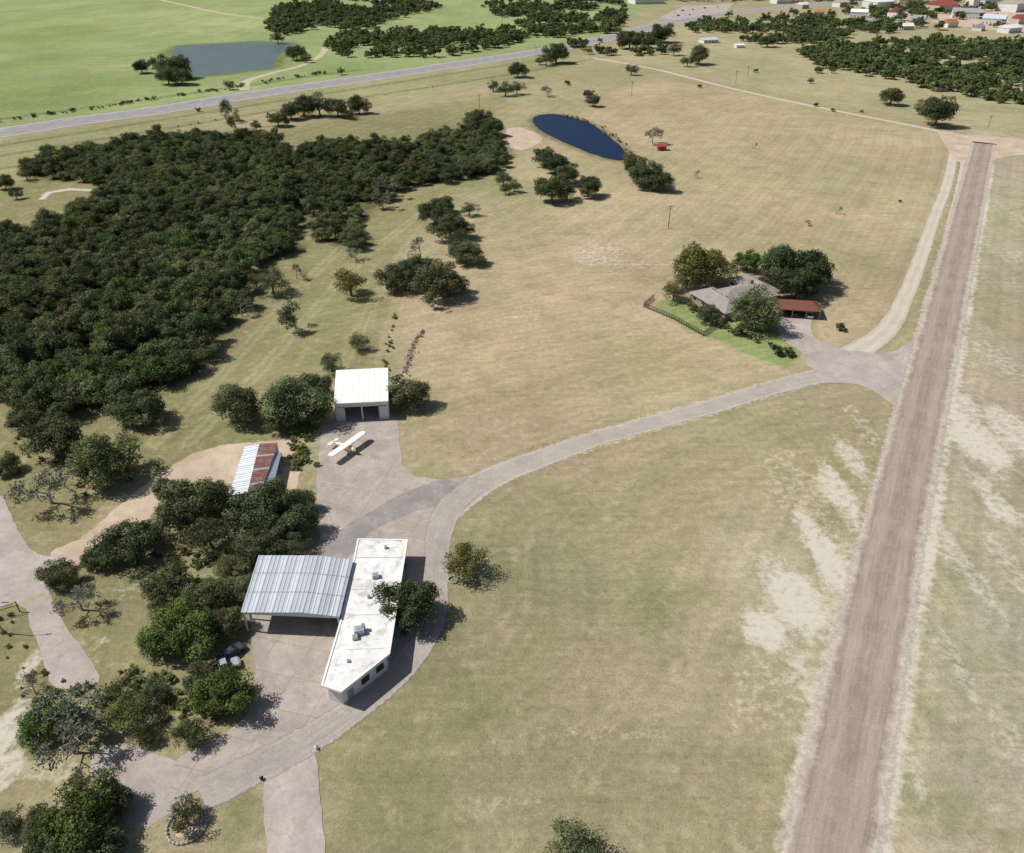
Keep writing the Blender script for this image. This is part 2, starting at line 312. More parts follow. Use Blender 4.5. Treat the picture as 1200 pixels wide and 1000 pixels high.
for pts,c,w in (([(0,183),(120,163),(220,147),(330,128),(480,106),(620,84),(700,68)],(116,117,77),4),([(0,198),(130,178),(260,156),(330,146)],(114,112,77),3),([(0,140),(170,117),(300,99),(420,82)],(102,119,68),5),([(0,171),(200,139),(400,107),(640,69)],(116,118,77),4)):
    m=sstep(1-(polydist([G(*q) for q in pts])-w*.3)/(w*.8))*.8; C[:]=C*(1-m[:,None])+lin(c)*m[:,None]
for pts in ([(370,520),(372,490),(395,440),(430,370),(470,300),(520,245),(600,215)],[(452,560),(448,430),(462,370),(500,300),(560,250),(660,225)],[(220,520),(300,440),(380,350),(430,300),(520,230)],[(180,520),(250,450),(330,360),(400,290)],[(600,90),(700,130),(770,165),(900,190)]):
    dd=polydist([tuple(q) for q in catmull([G(*q) for q in pts],False,15)]); m=np.exp(-((dd-1.2)/.7)**2)*.4; C[:]=C*(1-m[:,None])+lin((186,174,136))*m[:,None]
POND1=[(624,141),(632,135),(650,134),(668,137),(688,143),(702,151),(716,162),(728,172),(734,182),(730,188),(716,187),(695,181),(672,172),(650,162),(632,152)]
POND2=[(202,60),(212,54),(240,52),(270,51),(300,49),(338,51),(344,57),(330,63),(322,71),(318,80),(292,83),(262,87),(232,89),(214,84),(206,72)]
s1=sdf([G(*q) for q in POND1]); m=np.exp(-((s1-1)/3.0)**2)*.8; C[:]=C*(1-m[:,None])+lin((112,104,70))*m[:,None]
s2=sdf([G(*q) for q in POND2]); m=np.exp(-((s2-3)/6.0)**2)*.8; C[:]=C*(1-m[:,None])+lin((98,108,60))*m[:,None]
C*= (1+ (Nw-.5)*.40)[:,None]; C*=(1+(Nm-.5)*.26)[:,None]
g=fbm(X*.035+40,Y*.035,77,4)-.5; C[:,0]*=1-g*.2; C[:,2]*=1-g*.16
lum=C.mean(1)[:,None]; C=C*.93+lum*.07
me=bpy.data.meshes.new('ground'); nv=len(X)
me.vertices.add(nv); co=np.zeros((nv,3)); co[:,0]=X; co[:,1]=Y; me.vertices.foreach_set('co',co.ravel())
ii,jj=np.meshgrid(np.arange(nx-1),np.arange(ny-1)); a=(jj*nx+ii).ravel(); quads=np.stack([a,a+1,a+1+nx,a+nx],1)
nf=len(quads); me.loops.add(nf*4); me.loops.foreach_set('vertex_index',quads.ravel().astype(np.int32))
me.polygons.add(nf); me.polygons.foreach_set('loop_start',np.arange(nf,dtype=np.int32)*4); me.update(calc_edges=True)
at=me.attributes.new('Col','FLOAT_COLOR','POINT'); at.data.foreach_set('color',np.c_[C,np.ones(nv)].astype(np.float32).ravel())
at=me.attributes.new('dirt','FLOAT','POINT'); at.data.foreach_set('value',D.astype(np.float32))
at=me.attributes.new('rd','FLOAT','POINT'); at.data.foreach_set('value',RD.astype(np.float32))
gob=bpy.data.objects.new('ground',me); col.objects.link(gob)
m,nt,b,o=NM('mown_grassland'); v=OC(nt)
def ATT(nt,n,out): 
    q=nt.nodes.new('ShaderNodeAttribute'); q.attribute_name=n; return q.outputs[out]
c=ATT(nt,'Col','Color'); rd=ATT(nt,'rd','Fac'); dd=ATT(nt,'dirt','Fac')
nA=NZ(nt,v,.09,8,.7,.4); nB=NZ(nt,v,.6,8,.75); nC=NZ(nt,v,3.2,5,.75); nD=NZ(nt,v,.22,7,.7,.3)
rwang=math.atan2(rw[1][1]-rw[0][1],rw[1][0]-rw[0][0])
nS=NZ(nt,OC(nt,scale=(.035,.7,1),rot=-rwang),1.0,6,.7,.15)
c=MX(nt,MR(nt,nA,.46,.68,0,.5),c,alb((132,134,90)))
c=MX(nt,MR(nt,nD,.52,.70,0,.45),c,alb((196,179,148)))
stp=MA(nt,'SINE',MA(nt,'MULTIPLY',MA(nt,'ADD',rd,MA(nt,'MULTIPLY',nA,2.5)),2*math.pi/3.1))
stp2=MA(nt,'SINE',MA(nt,'MULTIPLY',MA(nt,'ADD',rd,MA(nt,'MULTIPLY',nA,4)),2*math.pi/8.3))
stm=MA(nt,'MULTIPLY',stp,MR(nt,nD,.35,.65,.0,.06)); stm2=MA(nt,'MULTIPLY',stp2,.03)
c=SCALE(nt,c,MA(nt,'ADD',MA(nt,'ADD',stm,stm2),1.0))
c=SCALE(nt,c,MR(nt,nS,.3,.7,.91,1.09))
c=SCALE(nt,c,MR(nt,nB,.3,.7,.78,1.22)); c=SCALE(nt,c,MR(nt,nC,.25,.75,.66,1.34))
nW=NZ(nt,v,1.6,3,.6); c=MX(nt,MR(nt,nW,.58,.7,0,.45),c,alb((100,106,66)))
dm=MR(nt,MA(nt,'ADD',dd,MA(nt,'MULTIPLY',MA(nt,'SUBTRACT',nB,.5),1.9)),.5,.95,0,.9)
dm=MA(nt,'MULTIPLY',dm,MR(nt,dd,.05,.25,0,1))
c=MX(nt,dm,c,MX(nt,nC,alb((226,217,202)),alb((204,193,174))))
L(nt,c,b.inputs['Base Color']); b.inputs['Specular IOR Level'].default_value=.0
BUMP(nt,b,MA(nt,'ADD',nC,nB),.6,.2); me.materials.append(m)
# ---------------------------------------------------------------- ponds
def water(name,c,rough,spec=.5):
    m,nt,b,o=NM(name); v=OC(nt); n=NZ(nt,v,.05,4,.6); cc=MX(nt,n,c,tuple(x*1.6 for x in c))
    L(nt,cc,b.inputs['Base Color']); b.inputs['Roughness'].default_value=rough; b.inputs['Specular IOR Level'].default_value=spec
    BUMP(nt,b,NZ(nt,v,1.2,4,.6),.35,.15); return m
poly_sheet('pond',POND1,.05,water('deep_pond_water',(.004,.012,.038),.3,.1),jit=.4,step=3)
poly_sheet('farm_pond',POND2,.05,water('farm_pond_water',(.085,.11,.10),.35,.2),jit=.6,step=6)
poly_sheet('pond_beach',[(594,152),(610,150),(628,156),(636,163),(625,172),(606,176),(596,168)],.02,M_pdirt,jit=1)
# ---------------------------------------------------------------- trees
def leaf_mat(name,c,k=1.0):
    m,nt,b,o=NM(name); nt.nodes.remove(b)
    t=ATT(nt,'tint','Fac'); oi=nt.nodes.new('ShaderNodeObjectInfo')
    cc=MX(nt,MR(nt,t,.0,1,0,1),tuple(x*.45 for x in c),tuple(x*1.6 for x in c))
    hv=MX(nt,oi.outputs['Random'],(.82,.93,.9),(1.25,1.1,1.05)); cc=MX(nt,1.0,cc,hv,'MULTIPLY'); cc=MX(nt,1.0,cc,oi.outputs['Color'],'MULTIPLY')
    d=nt.nodes.new('ShaderNodeBsdfDiffuse'); tr=nt.nodes.new('ShaderNodeBsdfTranslucent'); mx=nt.nodes.new('ShaderNodeMixShader'); mx.inputs[0].default_value=.2
    L(nt,cc,d.inputs[0]); L(nt,cc,tr.inputs[0]); L(nt,d.outputs[0],mx.inputs[1]); L(nt,tr.outputs[0],mx.inputs[2]); L(nt,mx.outputs[0],o.inputs[0]); return m
M_leaf=leaf_mat('oak_foliage',(.118,.136,.068))
M_bark=mottled('oak_bark',(.13,.11,.09),(.2,.18,.15),2,12,.2)
M_grey=mottled('dead_wood',(.34,.32,.29),(.46,.44,.40),2,12,.2)
def cone_seg(V,Fc,a,b,ra,rb,n=5):
    a=np.array(a,float);b=np.array(b,float);d=b-a; d/=np.linalg.norm(d)+1e-9
    t=np.cross(d,(0,0,1) if abs(d[2])<.9 else (1,0,0)); t/=np.linalg.norm(t); u=np.cross(d,t); k=len(V)
    for p_,r in ((a,ra),(b,rb)):
        for i in range(n):
            an=2*math.pi*i/n; V.append(p_+r*(math.cos(an)*t+math.sin(an)*u))
    for i in range(n): Fc.append((k+i,k+(i+1)%n,k+n+(i+1)%n,k+n+i))
def tree_mesh(name,seed,R=4.5,Ht=7.0,nl=44,nleaf=9000,leaf=.27,dens=1.0,elong=1.0,lo=.07,lob=(.17,.31),open_=0):
    r=np.random.default_rng(seed); V=[];Fc=[]
    base=Ht*lo; zc=Ht*.46; ru=Ht-zc; rd_=zc-base
    lobes=[]; ph=r.random(4)*6.28
    for i in range(nl):
        th=r.random()*2*math.pi; cz=r.uniform(-.75,1); q=math.sqrt(max(0,1-abs(cz)**2.4)); rr=r.uniform(.55,.84)*(1+.15*math.sin(2*th+ph[0])+.12*math.sin(3*th+ph[1])+.08*math.sin(5*th+ph[2]))
        if i<6: rr*=.4
        lr=R*r.uniform(*lob)
        lobes.append((np.array([math.cos(th)*q*R*rr*elong,math.sin(th)*q*R*rr,zc+cz*(ru if cz>0 else rd_)*min(rr,.85)]),lr,r.random()))
    tr=R*.06; bx=r.normal(0,.15,2)*R*.3; top=np.array([bx[0],bx[1],zc]); mid=np.array([bx[0]*.3,bx[1]*.3,zc*.4])
    cone_seg(V,Fc,(0,0,-.1),mid,tr*1.4,tr,7); cone_seg(V,Fc,mid,top,tr,tr*.7,7)
    for lc,lr,_ in lobes[5:22]:
        s=mid+(top-mid)*r.random(); m2=(s+lc)/2+r.normal(0,.25,3); cone_seg(V,Fc,s,m2,tr*.45,tr*.28); cone_seg(V,Fc,m2,lc,tr*.28,tr*.08)
    nb=len(Fc); V=np.array(V); 
    P=[];N=[];T=[]
    tot=sum(l[1]**2 for l in lobes)
    for lc,lr,lt in lobes:
        k=int(nleaf*lr*lr/tot*dens); d=r.normal(size=(k,3)); d/=np.linalg.norm(d,axis=1)[:,None]
        d[:,2]=np.where((d[:,2]<-.3)&(r.random(k)<.6),-d[:,2],d[:,2])
        bump=1+.24*np.sin(d[:,0]*5+lt*20)*np.cos(d[:,1]*6+lt*9)+.14*np.sin(d[:,2]*9+lt*31)
        rad=lr*bump*r.uniform(.5,1.2,k)**.6; sc=np.array([1.1,1.1,.8])
        P.append(lc+d*rad[:,None]*sc); n=d+r.normal(0,.45,(k,3)); n[:,2]+=.2; N.append(n/np.linalg.norm(n,axis=1)[:,None])
        T.append(np.clip(.2+.55*lt+r.normal(0,.18,k),0,1))
    P=np.concatenate(P);N=np.concatenate(N);T=np.concatenate(T); k=len(P)
    P[:,2]=np.maximum(P[:,2],Ht*.04+.1*r.random(k))
    a=np.cross(N,r.normal(size=(k,3))); a/=np.linalg.norm(a,axis=1)[:,None]; bb=np.cross(N,a)
    s=leaf*r.uniform(.55,1.3,k)[:,None]; 
    Q=np.stack([P-a*s*.7,P-bb*s*.42+N*s*.1,P+a*s*.7,P+bb*s*.42-N*s*.05],1).reshape(-1,3)
    v0=len(V); V=np.concatenate([V,Q]); lf=(np.arange(k)[:,None]*4+np.array([0,1,2,3])+v0)
    allf=[tuple(f) for f in Fc]+[tuple(f) for f in lf.tolist()]
    me=bpy.data.meshes.new(name); me.from_pydata(V.tolist(),[],allf); me.materials.append(M_bark); me.materials.append(M_leaf)
    me.polygons.foreach_set('material_index',[0]*nb+[1]*k)
    at=me.attributes.new('tint','FLOAT','FACE'); at.data.foreach_set('value',np.concatenate([np.zeros(nb),T]).astype(np.float32)); me.update()
    return me
def bare_mesh(name,seed,R=4.5,Ht=7.5,leaves=500):
    r=np.random.default_rng(seed); V=[];Fc=[]; tips=[]
    def grow(p_,d,l,rad,dep):
        d=d/np.linalg.norm(d); q=p_+d*l; cone_seg(V,Fc,p_,q,rad,rad*.65,4 if dep>1 else 6); tips.append(q)
        if dep>=6: return
        for i in range(3 if dep<5 else 2):
            nd=d+r.normal(0,.55,3); nd[2]+=.1; grow(q,nd,l*r.uniform(.62,.85),max(rad*.55,.03),dep+1)
    grow(np.array([0,0,-.1]),np.array([.05,0,1.]),Ht*.2,R*.045,0)
    V=np.array(V); mxr=np.abs(V[:,:2]).max(); V[:,:2]*=R/mxr*1.15; V[:,2]*=Ht/V[:,2].max()
    tips=np.array(tips); tips[:,:2]*=R/mxr*1.15; tips[:,2]*=Ht/tips[:,2].max()
    nb=len(Fc); k=leaves; idx=r.integers(30,len(tips),k); P=tips[idx]+r.normal(0,.25,(k,3)); N=r.normal(size=(k,3)); N/=np.linalg.norm(N,axis=1)[:,None]
    a=np.cross(N,r.normal(size=(k,3))); a/=np.linalg.norm(a,axis=1)[:,None]; bb=np.cross(N,a); s=.22
    Q=np.stack([P-a*s,P-bb*s*.6,P+a*s,P+bb*s*.6],1).reshape(-1,3); v0=len(V); V=np.concatenate([V,Q]); lf=(np.arange(k)[:,None]*4+np.arange(4)+v0).tolist()
    me=bpy.data.meshes.new(name); me.from_pydata(V.tolist(),[],[tuple(f) for f in Fc]+[tuple(f) for f in lf]); me.materials.append(M_grey); me.materials.append(M_leaf)
    me.polygons.foreach_set('material_index',[0]*nb+[1]*k)
    at=me.attributes.new('tint','FLOAT','FACE'); at.data.foreach_set('value',np.concatenate([np.zeros(nb),r.random(k)]).astype(np.float32)); me.update(); return me
OAK=[tree_mesh('oak_mesh',10+i,nl=random.randint(46,70),nleaf=11500,leaf=.25,elong=random.uniform(.9,1.2),Ht=random.uniform(6.2,7.4)) for i in range(7)]
SPA=[tree_mesh('sparse_oak_mesh',40+i,nl=34,nleaf=4600,leaf=.24,lo=.14) for i in range(3)]
FORM=[tree_mesh('woodland_mesh',60+i,nl=random.randint(20,30),nleaf=4400,leaf=.35,Ht=random.uniform(6.8,9),lo=.2,lob=(.22,.36)) for i in range(7)]
FARM=[tree_mesh('far_mesh',80+i,nl=20,nleaf=1300,leaf=.66) for i in range(4)]
BARE=[bare_mesh('bare_mesh',100+i,leaves=(350,900,1500)[i]) for i in range(3)]
BUSH=[tree_mesh('bush_mesh',120+i,R=1.5,Ht=1.8,nl=12,nleaf=900,leaf=.2) for i in range(3)]
def place(name,me,x,y,s,sz=None,colr=(1,1,1),parent=None):
    ob=bpy.data.objects.new(name,me); ob.location=(x,y,0); ob.scale=(s,s,sz or s); ob.rotation_euler=(0,0,random.uniform(0,6.28)); ob.color=(*colr,1)
    col.objects.link(ob)
    if parent: ob.parent=parent
    return ob
GREEN={'o':(1,1,1),'g':(1.0,1.3,.8),'l':(1.35,1.35,1.25),'k':(.75,.82,.75),'y':(1.3,1.25,.85),'r':(1.85,1.8,2.0)}
def tree(px,py,rp,t='o',c='o',hf=1.0):
    r=rp/SC(py); z=r*.7*hf; x,y=G(px,py,z); r=rp/SC(py,z)
    if t=='o': me=random.choice(OAK); n='oak_tree'
    elif t=='s': me=random.choice(SPA); n='sparse_oak_tree'
    elif t=='b': me=random.choice(BARE[:2]); n='bare_tree'
    elif t=='h': me=BARE[2]; n='half_bare_tree'
    elif t=='u': me=random.choice(BUSH); n='bush'
    s=r/(1.5 if t=='u' else 4.3)
    j=random.uniform(.88,1.15); cc=tuple(q*j for q in GREEN[c]); place(n,me,x,y,s,s*hf,cc)
TREES='''70 674 22 o;146 638 31 o;118 652 18 o;178 622 15 s;222 590 38 o;196 575 18 o;245 628 26 s;252 582 22 o l;308 598 33 o;338 612 29 o;350 590 19 o;300 645 26 o;322 576 18 s;345 640 18 s
198 684 26 o;212 738 38 o g;182 752 20 o;242 700 26 o;262 730 22 o;190 715 18 s;264 812 34 o g;232 795 20 o;285 690 20 o l;268 665 18 s;92 704 22 b;152 838 28 s y;182 812 20 s;140 815 20 s;58 842 28 o g;90 828 34 b;80 868 32 b;100 850 26 b;38 805 18 b;222 862 22 s k;168 862 16 s
96 955 44 o y;52 965 26 o;132 942 24 o;60 990 28 o;8 965 22 s;218 957 23 s k;672 996 36 s;105 995 30 o
476 708 35 o k;546 658 27 s y;120 540 36 o l;62 512 30 o;28 492 20 o;90 522 16 s;162 478 27 o;275 477 28 o;346 474 34 o l;366 452 20 o;326 492 18 o;8 545 15 o;54 574 28 b;476 462 24 o;388 426 15 s;378 478 14 s;30 465 14 s
318 331 20 s;347 320 11 b;344 372 20 h;282 362 14 b;410 332 22 s y;416 300 9 b;464 325 22 o;488 316 20 o;512 328 28 o;492 293 16 b;508 356 12 h;420 402 13 s;300 330 10 s;532 333 14 o
510 250 20 o;527 266 20 o;520 240 14 o;545 296 18 o;537 284 14 s;562 306 10 s;545 270 12 s;550 246 10 s
638 184 14 o;652 192 16 o;664 204 15 o;647 222 21 o;690 219 16 o;665 225 12 s;590 210 12 s;603 219 9 s;592 222 8 s;744 194 15 o;757 203 20 o;772 212 16 o;738 186 9 s;765 160 11 b;642 108 7 b
695 118 9 o;690 110 6 o;607 82 11 o;578 101 8 s;592 105 10 s;606 104 9 s;560 140 16 o;575 148 14 o;548 150 13 s;652 62 15 o;640 70 9 s;740 82 8 s;665 96 5 u;820 100 4 u
325 140 11 o;340 130 13 o;355 126 14 o;374 124 16 s;395 126 14 o;420 124 12 o;410 134 8 s;264 132 14 h;276 145 10 h;300 148 7 s;455 222 16 h;448 236 14 h;35 196 11 o;60 182 12 o;5 215 10 o
822 311 30 o y;876 306 16 o g;918 314 27 o k;950 316 29 o k;936 332 27 o k;885 364 32 s l;884 368 22 o l;790 342 15 s;830 368 14 o;812 358 9 u;903 330 14 o;800 330 12 s;866 386 10 u;896 380 14 s l;842 378 8 u;985 381 9 u k;912 409 12 u k;925 412 8 u k
1045 113 13 o;1100 130 22 o k;1088 126 12 o;957 122 4 u;976 128 4 u;1055 235 3 u;985 248 5 b;818 205 5 b;1010 130 3 u;820 66 12 o;806 72 8 s;790 58 9 s;775 38 14 o;738 46 14 o;760 50 8 o;948 262 4 b;886 172 4 b
202 78 18 o;196 88 14 o;212 90 12 o;165 78 10 o;178 74 8 s;347 62 11 o;358 68 7 s;325 45 8 s;900 48 9 o;942 40 8 o;975 82 5 s;960 82 5 o;950 95 4 s;886 82 4 u;690 60 5 s;632 72 5 s;400 84 5 s;268 100 7 s;232 128 4 u;30 205 9 s;18 228 8 s;95 236 7 s'''
for ln in TREES.split('\n'):
    for t_ in ln.split(';'):
        q=t_.split(); tree(float(q[0]),float(q[1]),float(q[2]),q[3],q[4] if len(q)>4 else 'o')
def inside(P,x,y):
    s=False; n=len(P)
    for i in range(n):
        a=P[i];b=P[(i+1)%n]
        if (a[1]>y)!=(b[1]>y) and x<a[0]+(y-a[1])*(b[0]-a[0])/(b[1]-a[1]): s=not s
    return s
def mass(name,poly,sp,meshes,rmin,rmax,zc=4,skip=0,base=4.6,tints=None,gap=None,gth=.42,jt=.42,hz=(.85,1.15)):
    P=[G(a,b,zc) for a,b in poly]; e=empty(name); xs=[q[0] for q in P]; ys=[q[1] for q in P]; n=0
    yy=min(ys); row=0
    while yy<max(ys):
        xx=min(xs)+(row%2)*sp*.5
        while xx<max(xs):
            x=xx+random.uniform(-jt,jt)*sp; y=yy+random.uniform(-jt,jt)*sp; xx+=sp
            if random.random()<skip or not inside(P,x,y): continue
            if gap is not None:
                if float(fbm(np.array([x*gap]),np.array([y*gap]),5,3)[0])<gth: continue
            k=random.uniform(rmin,rmax); cc=random.choice(tints) if tints else (1,1,1)
            tn=float(vnoise(np.array([x*.03]),np.array([y*.03]),31)[0]); j=random.uniform(.8,1.15)*(.85+.35*tn)
            place('tree_clump',random.choice(meshes),x,y,k/base,k/base*random.uniform(*hz),tuple(q*j for q in cc),e); n+=1
        yy+=sp*.87; row+=1
    return n
T=[(.95,1,.95)]*5+[(1.1,1.25,.88),(.72,.78,.72),(1.3,1.35,1.25),(1.15,1.1,.92),(1.05,1.1,1.0)]
cnt=mass('oak_woodland',FOR1,6.0,FORM,3.2,5.5,tints=T,skip=.02,gap=.055,gth=.22,jt=.48,hz=(.75,1.15))
cnt+=mass('pale_oak_stand',[(120,330),(250,300),(270,340),(235,390),(190,430),(110,450),(60,440),(80,380)],15,FORM,3.5,5.5,tints=[(1.4,1.45,1.3),(1.25,1.4,1.05)],skip=.3,hz=(1.05,1.25))
cnt+=mass('oak_grove',FOR2,6.0,FORM,3.0,5.0,tints=T,skip=.04,gap=.05,gth=.28,hz=(.75,1.1))
FG=[(1.0,1.15,.95),(.9,1.0,.85),(1.2,1.3,1.05)]
for poly,sk,gt in (([(378,50),(400,38),(470,34),(550,36),(600,30),(625,40),(580,52),(540,60),(480,63),(400,62)],.15,.4),([(322,8),(345,-4),(480,-6),(520,4),(470,18),(430,30),(380,28),(330,38),(310,30)],.15,.44),
    ([(560,6),(620,-6),(720,-8),(735,10),(728,34),(680,42),(640,48),(620,34),(600,22)],.2,.46),
    ([(790,34),(840,16),(1000,14),(1050,28),(1040,48),(990,52),(930,56),(870,44),(830,40)],.3,.5),
    ([(930,56),(990,50),(1060,58),(1120,56),(1200,58),(1300,60),(1300,125),(1200,118),(1140,108),(1080,96),(1020,84),(960,72)],.15,.38),
    ([(1040,40),(1200,48),(1300,52),(1300,62),(1100,60),(1040,48)],.4,.45),([(980,-2),(1300,-6),(1300,34),(1000,30)],.75,.5),([(640,40),(760,36),(800,60),(700,60)],.6,.5)):
    cnt+=mass('distant_trees',poly,9.5,FARM,3.2,7.0,tints=FG,skip=sk,gap=.022,gth=gt)
cnt+=mass('distant_treeline',[(700,-14),(1250,-14),(1250,-6),(900,0),(740,-2)],16,FARM,6,9,tints=FG,skip=.5)
cnt+=mass('distant_treeline',[(-100,-30),(1300,-30),(1300,-22),(-100,-22)],22,FARM,8,12,tints=FG,skip=.3)
def brush(name,pts,n,spread,smin=.4,smax=1.0,tints=((1,1,1),(1.3,1.35,1),(1.2,1.1,.8))):
    e=empty(name); A=catmull([G(*q) for q in pts],False,2)
    for i in range(n):
        q=A[random.randrange(len(A))]; place('shrub',random.choice(BUSH),q[0]+random.gauss(0,spread),q[1]+random.gauss(0,spread),random.uniform(smin,smax),None,random.choice(tints),e)
YG=((1.6,1.55,1.0),(1.4,1.45,.95),(1.8,1.7,1.2))
brush('brush_strip',[(352,545),(352,520),(362,500),(376,486)],90,1.1,.35,.8,YG)
brush('brush_strip',[(455,440),(452,420),(458,395),(462,370)],26,.7,.25,.5,YG)
brush('brush_strip',[(475,445),(484,410),(495,390)],12,.8,.2,.4,YG)
brush('fence_row_shrubs',[(0,143),(120,126),(240,108),(380,86)],90,2.2,.4,1.3)
brush('fence_row_shrubs',[(200,150),(330,130),(480,107),(600,88)],24,1.2,.25,.5,YG)
brush('undergrowth',[(120,820),(160,800),(215,820),(235,840)],60,2.2,.3,.9,YG)
brush('undergrowth',[(180,660),(260,660),(330,630),(350,610)],60,2,.3,.9)
brush('undergrowth',[(20,470),(60,545),(140,560)],30,4,.3,.7)
brush('pond_edge_reeds',[(660,135),(700,147),(728,168),(737,185)],50,1.2,.3,.6,YG)
brush('roadside_weeds',[(0,720),(30,770),(50,830)],20,1.2,.2,.5,YG)
brush('foundation_shrubs',[(470,640),(468,680),(470,740)],14,.6,.3,.6)
brush('garden_shrubs',[(850,385),(885,398),(905,405)],10,1.0,.3,.7)
print('mass instances',cnt)
# ---------------------------------------------------------------- building materials
M_wroof=mottled('white_roof_membrane',(.84,.83,.80),(.68,.66,.62),.25,4,.08,.8,stain=(.38,.34,.29),sst=.85)
M_wwall=mottled('white_painted_wall',(.72,.72,.70),(.62,.62,.60),.8,6,.06)
M_metal=mottled('galvanised_sheet',(.50,.53,.56),(.44,.47,.50),.3,5,.07,.5,.2,.3)
M_metl2=mottled('skylight_sheet',(.60,.63,.66),(.54,.57,.60),.3,5,.06,.5,0,.3)
M_white=mottled('white_metal_roof',(.86,.86,.80),(.80,.79,.73),.2,5,.04,.5,stain=(.6,.58,.52),sst=.4)
M_rust=mottled('rusted_sheet',(.27,.11,.085),(.22,.12,.095),.6,5,.2,.8,stain=(.42,.36,.33),sst=.7)
M_dark=mottled('painted_interior_shade',(.03,.03,.03),(.05,.05,.05),1,5,.1)  # near-black base colour imitating an unlit interior
M_steel=mottled('painted_steel',(.32,.33,.34),(.25,.26,.27),1,6,.1,.6)
M_shing=mottled('weathered_shingle',(.27,.235,.21),(.34,.30,.27),.5,5,.2)
M_red=mottled('red_brown_tile',(.22,.085,.06),(.17,.07,.055),.6,5,.2)
M_brick=mottled('tan_brick',(.36,.28,.22),(.30,.22,.17),1.5,9,.15)
M_conc=mottled('concrete',(.46,.44,.40),(.38,.36,.33),.6,6,.1)
M_wood=mottled('weathered_wood',(.2,.16,.12),(.13,.1,.08),2,9,.2)
m,nt,b,o=NM('window_glass'); b.inputs['Base Color'].default_value=(.03,.04,.05,1); b.inputs['Roughness'].default_value=.08; b.inputs['Specular IOR Level'].default_value=.6; M_glass=m
def corr(name,a,b,c,d,mat,parent=None,pitch=.6,amp=.05,mat2=None,every=0,thick=.06):
    a,b,c,d=[np.array(q,float) for q in (a,b,c,d)]; w=np.linalg.norm(b-a); n=max(2,int(w/pitch)); V=[];Fc=[];mi=[]
    nrm=np.cross(b-a,d-a); nrm/=np.linalg.norm(nrm)
    if nrm[2]<0: nrm=-nrm
    prof=[(0,0),(.15,1),(.3,1),(.45,0)]; ts=[]
    for i in range(n):
        for t,h in prof: ts.append(((i+t)/n,h))
    ts.append((1,0))
    for t,h in ts:
        e=a+(b-a)*t; f=d+(c-d)*t; V+= [e+nrm*h*amp,f+nrm*h*amp]
    for i in range(len(ts)-1):
        Fc.append((2*i,2*i+2,2*i+3,2*i+1)); mi.append(1 if (mat2 and every and (i//4)%every==every//2) else 0)
    return mesh_obj(name,V,Fc,[mat]+([mat2] if mat2 else []),parent,midx=mi)
def quad(name,pts,mat,parent=None,thick=.12):
    P=[np.array(q,float) for q in pts]; n=np.cross(P[1]-P[0],P[2]-P[0]); n/=np.linalg.norm(n); k=len(P)
    V=P+[q-n*thick for q in P]; Fc=[tuple(range(k)),tuple(range(2*k-1,k-1,-1))]+[(i,k+i,k+(i+1)%k,(i+1)%k) for i in range(k)]
    return mesh_obj(name,V,Fc,[mat],parent)
# ---- open aircraft shelter
hc=4.6
c4=[np.array(G(*q,hc)) for q in ((282,718),(398,723),(414,656),(303,651))]
e=empty('open_aircraft_shelter',*(sum(c4)/4)); o0=np.array(e.location[:2]); fl,fr,br,bl=[q-o0 for q in c4]
z0=hc; zr=hc+.6
def p3(q,z): return (q[0],q[1],z)
fm=fl+(fr-fl)*.62; bm_=bl+(br-bl)*.62
corr('roof_west',p3(fl,z0),p3(fm,zr),p3(bm_,zr),p3(bl,z0),M_metal,e,.7,.07,M_metl2,4)
corr('roof_east',p3(fm,zr),p3(fr,z0),p3(br,z0),p3(bm_,zr),M_metal,e,.7,.07,M_metl2,4)
for k_ in (2,4):
    t=k_/6; a_=fl+(bl-fl)*t; b_=fm+(bm_-fm)*t; c_=fr+(br-fr)*t
    quad('roof_lap',[p3(a_,z0+.085),p3(b_,zr+.085),p3(b_+(bm_-fm)*.006,zr+.085),p3(a_+(bl-fl)*.006,z0+.085)],M_steel,e,.02)
    quad('roof_lap',[p3(b_,zr+.085),p3(c_,z0+.085),p3(c_+(br-fr)*.006,z0+.085),p3(b_+(bm_-fm)*.006,zr+.085)],M_steel,e,.02)
def vwall(name,a,b,za,zb,mat,par,t=.12,z_lo=0):
    return quad(name,[(a[0],a[1],z_lo),(b[0],b[1],z_lo),(b[0],b[1],zb),(a[0],a[1],za)],mat,par,t)
ins=lambda q,c,k=.97: c+(q-c)*k
cen=(fl+fr+br+bl)/4
vwall('back_wall',ins(bl,cen),ins(bm_,cen),z0-.08,zr-.12,M_metal,e); vwall('back_wall',ins(bm_,cen),ins(br,cen),zr-.12,z0-.08,M_metal,e)
vwall('gable_header',fl*.98,fm*.98,z0-.1,zr-.1,M_metl2,e,.08,z0-.5); vwall('gable_header',fm*.98,fr*.98,zr-.1,z0-.1,M_metl2,e,.08,z0-.5)
for i in range(6):
    t=i/5
    for A_,B_ in ((fl,bl),(fr,br)):
        q=ins(A_+(B_-A_)*t,cen,.96); box('post',(q[0],q[1],z0/2),(.28,.28,z0-.1),M_metl2,e)
for i in range(1,5):
    t=i/5; a_=ins(fl+(bl-fl)*t,cen,.96);b_=ins(fr+(br-fr)*t,cen,.96); m_=(a_+b_)/2; ln=np.linalg.norm(b_-a_)
    box('truss',(m_[0],m_[1],z0-.3),(ln,.15,.3),M_steel,e,math.atan2(*(b_-a_)[::-1]))
for k_ in range(5):
    q=ins(bl+(br-bl)*(.15+.17*k_),cen,.8); box('stored_crate',(q[0],q[1],.6),(1.6,1.2,1.2),(M_steel,M_wood,M_conc)[k_%3],e,.1*k_,.05)
